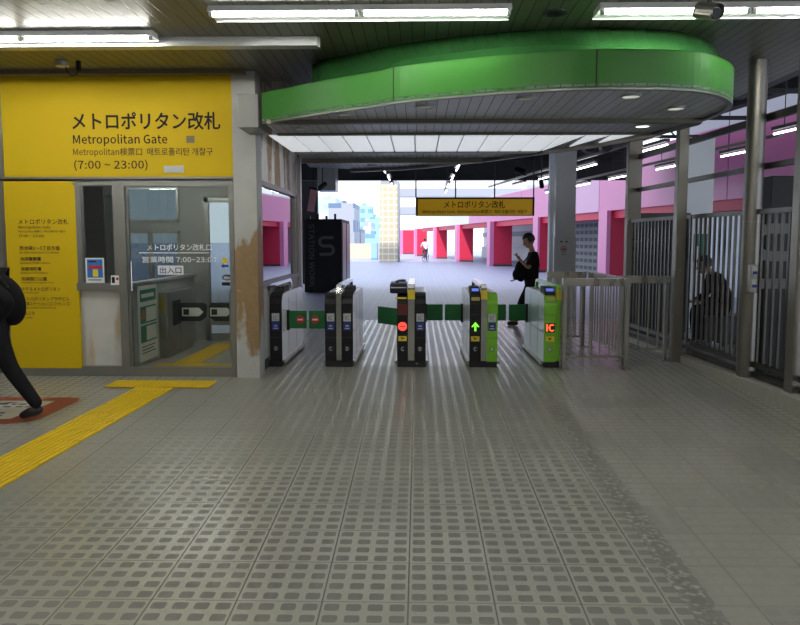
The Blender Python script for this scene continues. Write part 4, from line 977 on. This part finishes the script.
# ---------------------------------------------------------------- pink and red arcade building
ar = Vector((-.157, 1, 0)).normalized(); an = Vector((ar.y, -ar.x, 0))          # along and away from the plaza
def arp(Y, off=0): return Vector((8.8 - .157 * (Y - 20), Y, 0)) + an * off
t = thing('arcade_building', 'long building with pink fascia over a row of red columns', 'building', arp(40))
def strip(Ya_, Yb_, o0, o1, z0, z1): 
    P = [arp(Ya_, o0), arp(Yb_, o0), arp(Yb_, o1), arp(Ya_, o1)]; return MB().prism([p + Vector((0, 0, z0)) for p in P], (0, 0, z1 - z0))
zu = 2.72
edges = [6, 21.5, 30.5, 33.5, 41, 53.5, 64, 74]
for k in range(len(edges) - 1): build('fascia_panel', strip(edges[k] + .02, edges[k + 1] - .02, 0, .5, zu, 4.75 if edges[k + 1] < 40 else 4.2), M['plazawhite'] if k > 4 else M['pink'] if k != 2 else M['pinkwall'], t)  # far panels turn white: sun glare on the pink put into the colour
build('lintel', strip(6, 74, .12, .6, zu - .3, zu), M['redcol'], t)
build('roof_slab', strip(6, 74, .1, 7, 4.2, 4.3), M['plazawhite'], t)
def pxY(px):      # depth where the arcade line crosses image column px
    lo, hi = 14, 90
    for _ in range(40):
        mid = (lo + hi) / 2
        c_ = arp(mid); 
        # project
        x = c_.x * math.cos(PH) + c_.y * math.sin(PH); y = -c_.x * math.sin(PH) + c_.y * math.cos(PH); dz = CZ
        f_ = y * math.cos(TH) + dz * math.sin(TH); u = 400 + F * x / f_
        if u > px: lo = mid
        else: hi = mid
    return (lo + hi) / 2
cols = [(403, 416), (417, 427), (436.5, 447), (459.5, 473), (493.5, 511.5), (539, 548.5), (609, 626)]
for p0, p1 in cols:
    Yc = pxY(p0); c_ = arp(Yc); wd = (p1 - p0) * Yc / F
    build('red_column', MB().prism([c_, c_ + Vector((wd, 0, 0)), c_ + Vector((wd - .05, .9, 0)), c_ + Vector((-.1, .9, 0))], (0, 0, zu)), M['redcol'], t)
    s_ = wd * .22
    build('column_edge', MB().prism([c_ + Vector((-s_, -.02, 0)), c_ + Vector((.0, -.02, 0)), c_ + Vector((-.1, .9, 0)), c_ + Vector((-s_ - .1, .9, 0))], (0, 0, zu)), M['pink'], t)
    build('column_base', MB().prism([c_ + Vector((-.01, -.03, 0)), c_ + Vector((wd + .02, -.03, 0)), c_ + Vector((wd + .02, .02, 0)), c_ + Vector((-.01, .02, 0))], (0, 0, .12)), M['darkgrey'], t)
build('inner_wall', strip(26, 74, 6.2, 6.4, 0, 4.2), M['plazawhite'], t)
build('inner_band', strip(26, 74, 6.1, 6.2, 1.9, 2.3), M['bandgrey'], t)
build('stair_hall', strip(22, 40, 2.5, 2.8, 0, 4.2), M['stairgrey'], t)
build('inner_counter', strip(31, 70, 5.0, 5.3, 0, 1.0), M['plazawhite'], t)
for yy in (45, 56): build('inner_pier', strip(yy, yy + .8, 2.2, 3.0, 0, 2.7), M['pinkwall'], t)
build('ground_floor_screen', strip(6, 25, .35, .45, 0, 2.38), M['paleblue'], t)
build('upper_storey', strip(18, 26, 1.0, 6, 4.75, 6.0), M['far_grey'], t)
stg = MB()

# pale low wall, lattice tower, white block
t = thing('lattice_tower', 'pale beige lattice tower rising in the plaza behind the gates', 'tower', (X(389, 55), 56, 0))
a, b = X(379.5, 55), X(397.5, 55); zt_ = Z(184, 55)
build('lattice_face', MB().box(a, b, 55, 55.1, 0, zt_), M['beige'], t)
build('core', MB().box(a + .05, b + .12, 55.1, 58, 0, zt_ + .2), M['bandgrey'], t)
build('roof_drum', MB().box(a + .1, b - .1, 55.4, 57.5, zt_ + .2, zt_ + .55), M['bandgrey'], t)
t = thing('white_block', 'large white building with grey bands filling the distance', 'building', (X(430, 110), 118, 0))
a, b = X(392, 110), X(520, 110)
build('walls', MB().box(a, b, 110, 128, 0, Z(150, 110)), M['plazawhite'], t)
for y0_, y1_ in ((188.5, 196.5), (167, 174), (207, 214)): build('grey_band', MB().box(a - .05, b + .05, 109.8, 110, Z(y1_, 110), Z(y0_, 110)), M['bandgrey'], t)
tag(build('plaza_wall', MB().box(X(349, 66), X(379, 66), 66, 66.5, 0, Z(243.5, 66)), M['beigewall']), 'low beige wall at the far edge of the plaza beside the lattice tower', 'wall')
tag(build('blue_kiosk', MB().box(X(371, 62), X(377, 62), 62, 64, 0, Z(243, 62)), M['far_blue']), 'small blue kiosk in front of the low beige wall', 'kiosk')
for p0, p1, y1_, Y, m_, lb in ((318, 336, 197.5, 230, 'far_cyan', 'tall pale cyan tower at the edge of the skyline'), (328.5, 354.5, 203, 130, 'far_grey', 'grey office block with dark windows behind the black cabin'), (356, 372, 206, 300, 'far_blue', 'blue glass tower between grey block and lattice tower'),
                              (368, 380, 217, 260, 'far_blue', 'shorter blue tower partly behind the lattice tower'), (363, 371, 222, 180, 'far_white', 'small white building in front of the blue towers'), (352, 361, 229, 146, 'far_grey', 'small grey building beside the grey office block'),
                              (365, 380, 234, 120, 'far_blue', 'low bluish building above the low beige wall'), (501, 520, 172, 170, 'far_cyan', 'pale cyan tower above the hanging yellow sign'), (521, 545, 176, 150, 'far_white', 'white tower with windows above the pink fascia'),
                              (300, 330, 214, 160, 'far_white', 'white building behind the pink banner')):
    a, b = X(p0, Y), X(p1, Y); t = thing('city_building', lb, 'building', ((a + b) / 2, Y + 6, 0)); build('walls', MB().box(a, b, Y, Y + 12, 0, Z(y1_, Y)), M[m_], t); build('roof_box', MB().box(a + (b - a) * .3, a + (b - a) * .6, Y + 2, Y + 6, Z(y1_, Y), Z(y1_, Y) + Y * .004), M[m_], t)
g = MB(); struct('ground_far', MB().box(-200, 200, 140, 420, -.3, -.02), M['plaza'], zero=True)

# ---------------------------------------------------------------- people
def skin(name, V, E, m_, parent, sub=2):
    """one continuous skinned surface over joints V = [(x,y,z,rx,ry)]; vertex 0 is the root"""
    me = bpy.data.meshes.new(name); me.from_pydata([v[:3] for v in V], E, [])
    ob = bpy.data.objects.new(name, me); C.objects.link(ob)
    sm = ob.modifiers.new('s', 'SKIN'); sm.use_smooth_shade = True
    for i, v in enumerate(V):
        me.skin_vertices[0].data[i].radius = (v[3], v[4] if len(v) > 4 else v[3]); me.skin_vertices[0].data[i].use_root = (i == 0)
    sb = ob.modifiers.new('u', 'SUBSURF'); sb.levels = sub; sb.render_levels = sub
    dg = bpy.context.evaluated_depsgraph_get(); dg.update(); me2 = bpy.data.meshes.new_from_object(ob.evaluated_get(dg)); bpy.data.objects.remove(ob)
    me2.name = name; me2.materials.clear(); me2.materials.append(m_)
    for p in me2.polygons: p.use_smooth = True
    o = bpy.data.objects.new(name, me2); C.objects.link(o)
    if parent: o.parent = parent
    return o
def person(label, loc, rotz, J, top, legs, hairm='hair', sleeves='long', shoes='leather', fist=True, k=1.0):
    """J: joints in the figure's own frame (x forward, y to its left, z up)"""
    t = thing('person', label, 'person', loc); t.rotation_euler.z = rotz
    def P(n, r, r2=None): return (*J[n], r, r2 or r)
    names = ['pelvis', 'waist', 'chest', 'neck', 'skull', 'shL', 'elL', 'wrL', 'haL', 'shR', 'elR', 'wrR', 'haR', 'hipL', 'knL', 'anL', 'toL', 'hipR', 'knR', 'anR', 'toR']
    rad = dict(pelvis=.10, waist=.095, chest=.105, neck=.055, skull=.05, crown=.05, shL=.05, elL=.038, wrL=.026, haL=.030, shR=.05, elR=.038, wrR=.026, haR=.030, hipL=.08, knL=.055, anL=.035, toL=.03, hipR=.08, knR=.055, anR=.035, toR=.03, nose=.012, chin=.035)
    E = [('pelvis', 'waist'), ('waist', 'chest'), ('chest', 'neck'), ('neck', 'skull'), ('chest', 'shL'), ('shL', 'elL'), ('elL', 'wrL'), ('wrL', 'haL'), ('chest', 'shR'), ('shR', 'elR'), ('elR', 'wrR'), ('wrR', 'haR'),
         ('pelvis', 'hipL'), ('hipL', 'knL'), ('knL', 'anL'), ('anL', 'toL'), ('pelvis', 'hipR'), ('hipR', 'knR'), ('knR', 'anR'), ('anR', 'toR')]
    V = [P(n, rad[n]) for n in names]; idx = {n: i for i, n in enumerate(names)}
    # five fingers per hand, unequal and bent
    EE = [(idx[a], idx[b]) for a, b in E]
    for sd in 'LR':
        h = Vector(J['ha' + sd]); w_ = Vector(J['wr' + sd]); d = (h - w_).normalized(); s = d.cross(Vector((0, 0, 1))); s = s.normalized() if s.length > .1 else Vector((0, 1, 0)); nrm = s.cross(d)
        for j, (off, ln) in enumerate(((-.027, .055), (-.009, .068), (.009, .066), (.027, .05))):
            p1 = h + s * off + d * .02; p2 = p1 + d * ln * .5 + nrm * .008; p3 = p2 + d * ln * .35 + nrm * .028
            b0_ = len(V); V += [(*p1, .0085), (*p2, .008), (*p3, .007)]; EE += [(idx['ha' + sd], b0_), (b0_, b0_ + 1), (b0_ + 1, b0_ + 2)]
        q_ = w_ * .35 + h * .65; p1 = q_ + s * .035 + nrm * .01; p2 = p1 + d * .035 + s * .01 + nrm * .015; b0_ = len(V); V += [(*p1, .010), (*p2, .008)]; EE += [(idx['wr' + sd], b0_), (b0_, b0_ + 1)]
    sk, cr, ns = Vector(J['skull']), Vector(J['crown']), Vector(J['nose']); fw = (ns - sk).normalized(); upv = (cr - sk); upv = (upv - fw * upv.dot(fw)).normalized(); sd_ = upv.cross(fw).normalized()
    rot = Matrix((fw, sd_, upv)).transposed()
    body = skin('body', V, EE, M['skin'], t)
    hd = MB().ball(sk + upv * .015, .103, .082, .118, 20, 14, rot)                      # cranium, jaw, nose, lips and ears belong to the body
    hd.ball(sk - upv * .055 + fw * .036, .066, .06, .068, 14, 10, rot); hd.ball(sk + fw * .108 - upv * .015, .02, .013, .024, 10, 8, rot)
    hd.ball(sk + fw * .096 - upv * .058, .012, .024, .008, 10, 6, rot)
    for s in (-1, 1): hd.ball(sk + sd_ * s * .083 - fw * .008, .02, .009, .031, 8, 6, rot)
    bm = bmesh.new(); bm.from_mesh(body.data); bv = [bm.verts.new(v) for v in hd.v]
    for f in hd.f:
        if len(set(f)) > 2: 
            try: bm.faces.new([bv[i] for i in f]).smooth = True
            except ValueError: pass
    bm.to_mesh(body.data); bm.free()
    hm = MB(); b_ = MB().ball(Vector((0, 0, 0)), .12, .098, .125, 24, 16)
    keep = [f for f in b_.f if not any(b_.v[i][0] > .035 and b_.v[i][2] < .03 for i in f) and not any(b_.v[i][2] < -.085 for i in f)]
    hm.add([sk + upv * .032 - fw * .014 + rot @ Vector(v) for v in b_.v], keep)
    hb_ = build('hair', hm, M[hairm], None, smooth=True, zero=True); hb_.parent = t; hb_.location = (0, 0, 0)
    em = MB()
    for s in (-1, 1): em.ball(sk + fw * .095 + sd_ * s * .03 + upv * .012, .009, .012, .006, 8, 6, rot)
    o_ = build('eyes', em, M['ink'], None, zero=True); o_.parent = t; o_.location = (0, 0, 0)
    def cl(name, ns_, rr, edges, m_):
        V_ = [(*(Vector(J[n]) if isinstance(n, str) else Vector(n)), rr[i]) for i, n in enumerate(ns_)]; return skin(name, V_, edges, m_, t)
    lerp = lambda a, b, f_: tuple(Vector(J[a]).lerp(Vector(J[b]), f_))
    nk = lerp('chest', 'neck', .75); pv = tuple(Vector(J['pelvis']) + Vector((0, 0, -.02)))
    if sleeves == 'long': eL, eR = lerp('elL', 'wrL', .92), lerp('elR', 'wrR', .92)
    ns_ = ['pelvis', 'waist', 'chest', nk, 'shL', 'elL', 'shR', 'elR']; ns_[0] = tuple(Vector(J['pelvis']) + Vector((0, 0, -.10))); rr = [.155, .145, .165, .068, .085, .065, .085, .065]; ed = [(0, 1), (1, 2), (2, 3), (2, 4), (4, 5), (2, 6), (6, 7)]
    if sleeves == 'long': ns_ += [eL, eR]; rr += [.045, .045]; ed += [(5, 8), (7, 9)]
    else:
        ns_[5] = lerp('shL', 'elL', .85); ns_[7] = lerp('shR', 'elR', .85); rr[5] = rr[7] = .06
    cl('jacket' if sleeves == 'long' else 'shirt', ns_, rr, ed, top)
    aL, aR = lerp('knL', 'anL', 1.06), lerp('knR', 'anR', 1.06)
    cl('trousers', ['waist', pv, 'hipL', 'knL', aL, 'hipR', 'knR', aR], [.11, .13, .115, .084, .06, .115, .084, .06], [(0, 1), (1, 2), (2, 3), (3, 4), (1, 5), (5, 6), (6, 7)], legs)
    for sd in 'LR':
        an_ = Vector(J['an' + sd]); to = Vector(J['to' + sd]); d = (to - an_); dh = Vector((d.x, d.y, 0)).normalized() if Vector((d.x, d.y, 0)).length > .02 else Vector((1, 0, 0))
        low = an_ + Vector((0, 0, -.045)); heel = low - (to - low).normalized() * .05
        skin('shoe', [(*low, .06, .055), (*heel, .052), (*low.lerp(to, .55), .056, .048), (*to, .048, .036), (*an_, .06)], [(0, 1), (0, 2), (2, 3), (0, 4)], M[shoes], t)
    return t
# 1: person crossing in front of the sign, walking towards -x; trailing leg reaches back
zg = zf(7.05)
def J0(): return {}
J = dict(pelvis=(.0, 0, .90), waist=(.03, 0, 1.07), chest=(.08, 0, 1.28), neck=(.12, 0, 1.47), skull=(.17, 0, 1.60), crown=(.16, 0, 1.70), nose=(.27, 0, 1.585), chin=(.2, 0, 1.5),
         shL=(.06, .18, 1.36), elL=(-.26, .24, 1.12), wrL=(-.10, .24, .93), haL=(-.03, .23, .90), shR=(.06, -.18, 1.36), elR=(.12, -.24, 1.12), wrR=(.32, -.20, .98), haR=(.40, -.18, .98),
         hipL=(-.01, .09, .86), knL=(-.14, .09, .50), anL=(-.40, .10, .14), toL=(-.22, .10, .035), hipR=(.02, -.09, .86), knR=(.30, -.09, .50), anR=(.44, -.10, .09), toR=(.62, -.10, .05))
pw = person('person in black clothes mid stride before the yellow guide board', (-3.97, 7.05, zg), PI, J, M['clothblk'], M['clothblk2'])
# the bag on the back
t = thing('shoulder_bag', 'black bag carried on the back of the person before the guide board', 'bag', (-3.84, 7.1, zg + .9))
g = MB().ball((-3.90, 7.1, zg + 1.12), .16, .15, .25, 18, 12, Matrix.Rotation(R(-18), 3, 'Y')); build('bag_body', g, M['clothblk'], t, smooth=True)
build('strap', MB().tube([(-3.82, 6.98, zg + 1.25), (-4.0, 6.93, zg + 1.5), (-4.14, 6.93, zg + 1.5), (-4.26, 6.95, zg + 1.25), (-4.1, 6.95, zg + 1.0), (-3.85, 7.0, zg + 1.0)], .015, 6), M['leather'], t)
# 2: person looking at a phone beyond the gates, facing -x
YW = 14.3; sc = YW / F
def lp(px, py, y=0): return (-(X(px, YW, py) - X(527, YW)), y, Z(py, YW))
J = dict(pelvis=lp(531, 284), waist=lp(531.5, 275), chest=lp(532.5, 260), neck=lp(532, 250), skull=lp(528.8, 241), crown=lp(530.5, 236), nose=lp(523.8, 243.7), chin=lp(527, 248),
         shL=tuple(Vector(lp(533.5, 254.8)) + Vector((0, .17, 0))), elL=tuple(Vector(lp(527, 268)) + Vector((0, .22, 0))), wrL=tuple(Vector(lp(519, 259.5)) + Vector((0, .10, 0))), haL=tuple(Vector(lp(517, 257)) + Vector((0, .08, 0))),
         shR=tuple(Vector(lp(533.5, 254.8)) + Vector((0, -.17, 0))), elR=tuple(Vector(lp(530, 269)) + Vector((0, -.21, 0))), wrR=tuple(Vector(lp(519, 277)) + Vector((0, -.19, 0))), haR=tuple(Vector(lp(515.5, 280)) + Vector((0, -.17, 0))),
         hipL=tuple(Vector(lp(530, 287)) + Vector((0, .09, 0))), knL=tuple(Vector(lp(521, 302)) + Vector((0, .09, 0))), anL=tuple(Vector(lp(515.5, 320)) + Vector((0, .09, 0))), toL=(.37, .09, .04),
         hipR=tuple(Vector(lp(532, 287)) + Vector((0, -.09, 0))), knR=tuple(Vector(lp(533, 304)) + Vector((0, -.09, 0))), anR=tuple(Vector(lp(539, 319)) + Vector((0, -.09, 0))), toR=(-.10, -.09, .04))
J = {k_: tuple(v) for k_, v in J.items()}
xo = X(527, YW)
person('person in black looking down at a phone beyond the ticket gates', (xo, YW, 0), PI, J, M['clothblk'], M['clothblk2'], sleeves='short')
def wp_(n, dx=0, dy=0, dz=0): v = Vector(J[n]); return Vector((xo - v.x + dx, YW - v.y + dy, v.z + dz))
c = wp_('haL')
t = thing('mobile_phone', 'dark mobile phone held by the person beyond the ticket gates', 'phone', c); build('case', MB().prism([c + Vector(v) for v in ((-.075, -.035, .045), (-.075, .035, .045), (.03, .035, -.01), (.03, -.035, -.01))], (.004, 0, .01)), M['black'], t)
c = Vector((X(521, YW, 271), YW, Z(271, YW)))
t = thing('carried_backpack', 'black backpack worn on the chest of the person with the phone', 'backpack', c + Vector((0, 0, -.2)))
build('pack', MB().ball(c, .125, .15, .20, 16, 10), M['clothblk'], t, smooth=True); build('pocket', MB().ball(c + Vector((-.08, 0, -.06)), .08, .11, .11, 14, 8), M['clothblk2'], t, smooth=True)
build('strap', MB().tube([c + Vector(v) for v in ((.06, .1, .16), (.16, .12, .30), (.28, .1, .27), (.33, .08, .14), (.37, .07, .11))], .014, 6), M['leather'], t)
# 3: seated dark figure behind the fence
J = dict(pelvis=(-.12, 0, .60), waist=(-.06, 0, .76), chest=(.07, 0, .98), neck=(.17, 0, 1.13), skull=(.25, 0, 1.22), crown=(.26, 0, 1.30), nose=(.345, 0, 1.19), chin=(.29, 0, 1.15),
         shL=(.08, .18, 1.03), elL=(.12, .24, .76), wrL=(.33, .16, .66), haL=(.39, .12, .66), shR=(.08, -.18, 1.03), elR=(.12, -.24, .76), wrR=(.33, -.16, .66), haR=(.39, -.12, .66),
         hipL=(-.06, .1, .56), knL=(.34, .13, .55), anL=(.30, .13, .10), toL=(.47, .13, .04), hipR=(-.06, -.1, .56), knR=(.34, -.13, .55), anR=(.30, -.13, .10), toR=(.47, -.13, .04))
xs = X(722, 11.6)
person('person in dark clothes sitting hunched behind the tall fence', (xs, 11.6, 0), PI, J, M['clothblk'], M['clothblk2'])
t = thing('suitcase', 'dark hard suitcase used as a seat behind the tall fence', 'suitcase', (xs + .12, 11.6, 0)); build('shell', MB().box(xs - .08, xs + .36, 11.3, 11.9, .05, .48), M['darkgrey'], t, bevel=.04)
for dx in (-.04, .32):
    for dy in (-.24, .24): build('wheel', MB().tube([(xs + dx, 11.6 + dy - .02, .028), (xs + dx, 11.6 + dy + .02, .028)], .028, 12), M['black'], t)
build('handle', MB().tube([(xs + .36, 11.5, .3), (xs + .40, 11.5, .3), (xs + .40, 11.7, .3), (xs + .36, 11.7, .3)], .012, 6), M['black'], t)
# 4: distant cyclist
YC = 57.0; xc_ = X(425.5, YC)
J = dict(pelvis=(-.12, 0, .95), waist=(-.05, 0, 1.1), chest=(.08, 0, 1.3), neck=(.16, 0, 1.46), skull=(.19, 0, 1.58), crown=(.18, 0, 1.66), nose=(.29, 0, 1.57), chin=(.24, 0, 1.51),
         shL=(.1, .18, 1.36), elL=(.22, .26, 1.15), wrL=(.42, .22, 1.05), haL=(.48, .22, 1.03), shR=(.1, -.18, 1.36), elR=(.22, -.26, 1.15), wrR=(.42, -.22, 1.05), haR=(.48, -.22, 1.03),
         hipL=(-.08, .09, .92), knL=(.24, .1, .72), anL=(.08, .1, .36), toL=(.2, .1, .30), hipR=(-.08, -.09, .92), knR=(.16, -.1, .56), anR=(.05, -.1, .20), toR=(.17, -.1, .15))
person('distant cyclist in white shirt riding before the red columns', (xc_, YC, 0), R(105), J, M['shirt'], M['trgrey'])
t = thing('bicycle', 'bicycle ridden by the distant cyclist in the plaza', 'bicycle', (xc_, YC, 0)); t.rotation_euler.z = 0
def lw(x, z): return Vector((xc_ + x * math.cos(R(105)), YC + x * math.sin(R(105)), z))
for x_ in (-.5, .55):
    g = MB(); g.tube([lw(x_ + .32 * math.cos(2 * PI * k_ / 20), .33 + .32 * math.sin(2 * PI * k_ / 20)) for k_ in range(21)], .018, 6); build('wheel', g, M['black'], t)
build('frame', MB().tube([lw(-.5, .33), lw(-.15, .8), lw(.4, .82), lw(.05, .3), lw(-.15, .8)], .018, 6).tube([lw(-.5, .33), lw(.05, .3)], .016, 6).tube([lw(.55, .33), lw(.42, .95)], .018, 6), M['darkgrey'], t)
build('saddle', MB().box(lw(-.15, 0).x - .07, lw(-.15, 0).x + .07, lw(-.15, 0).y - .12, lw(-.15, 0).y + .12, .82, .86), M['black'], t)
build('handlebar', MB().tube([lw(.44, .98) + Vector((-.25, 0, 0)), lw(.44, .98) + Vector((.25, 0, 0))], .014, 6), M['darkgrey'], t)

# ---------------------------------------------------------------- light, world, camera
w_ = bpy.data.worlds.new('sky'); bpy.context.scene.world = w_; w_.use_nodes = True; N = w_.node_tree.nodes; L = w_.node_tree.links
bg = N['Background']; bg.inputs[0].default_value = (.80, .88, 1.0, 1); bg.inputs[1].default_value = 2.0
sun = bpy.data.lights.new('sun', 'SUN'); sun.energy = 4.0; sun.angle = R(.6); sun.color = (1, .95, .88)
so = bpy.data.objects.new('sun', sun); C.objects.link(so); so.rotation_euler = Vector((.22, 1.0, -.95)).to_track_quat('-Z', 'Y').to_euler(); so.location = (0, -20, 30)
cam = bpy.data.cameras.new('camera'); co = bpy.data.objects.new('camera', cam); C.objects.link(co)
cam.sensor_width = 36; cam.lens = F / 800 * 36; cam.clip_end = 1000; cam.clip_start = .05
co.location = (0, 0, CZ); co.rotation_euler = (PI / 2 - TH, 0, PH)
sc = bpy.context.scene; sc.camera = co
sc.view_settings.view_transform = 'Standard'; sc.view_settings.look = 'None'; sc.view_settings.exposure = 0; sc.view_settings.gamma = 1
sc.cycles.use_denoising = True; sc.cycles.max_bounces = 8; sc.cycles.diffuse_bounces = 4; sc.cycles.glossy_bounces = 4; sc.cycles.transparent_max_bounces = 12
sc.cycles.sample_clamp_indirect = 6
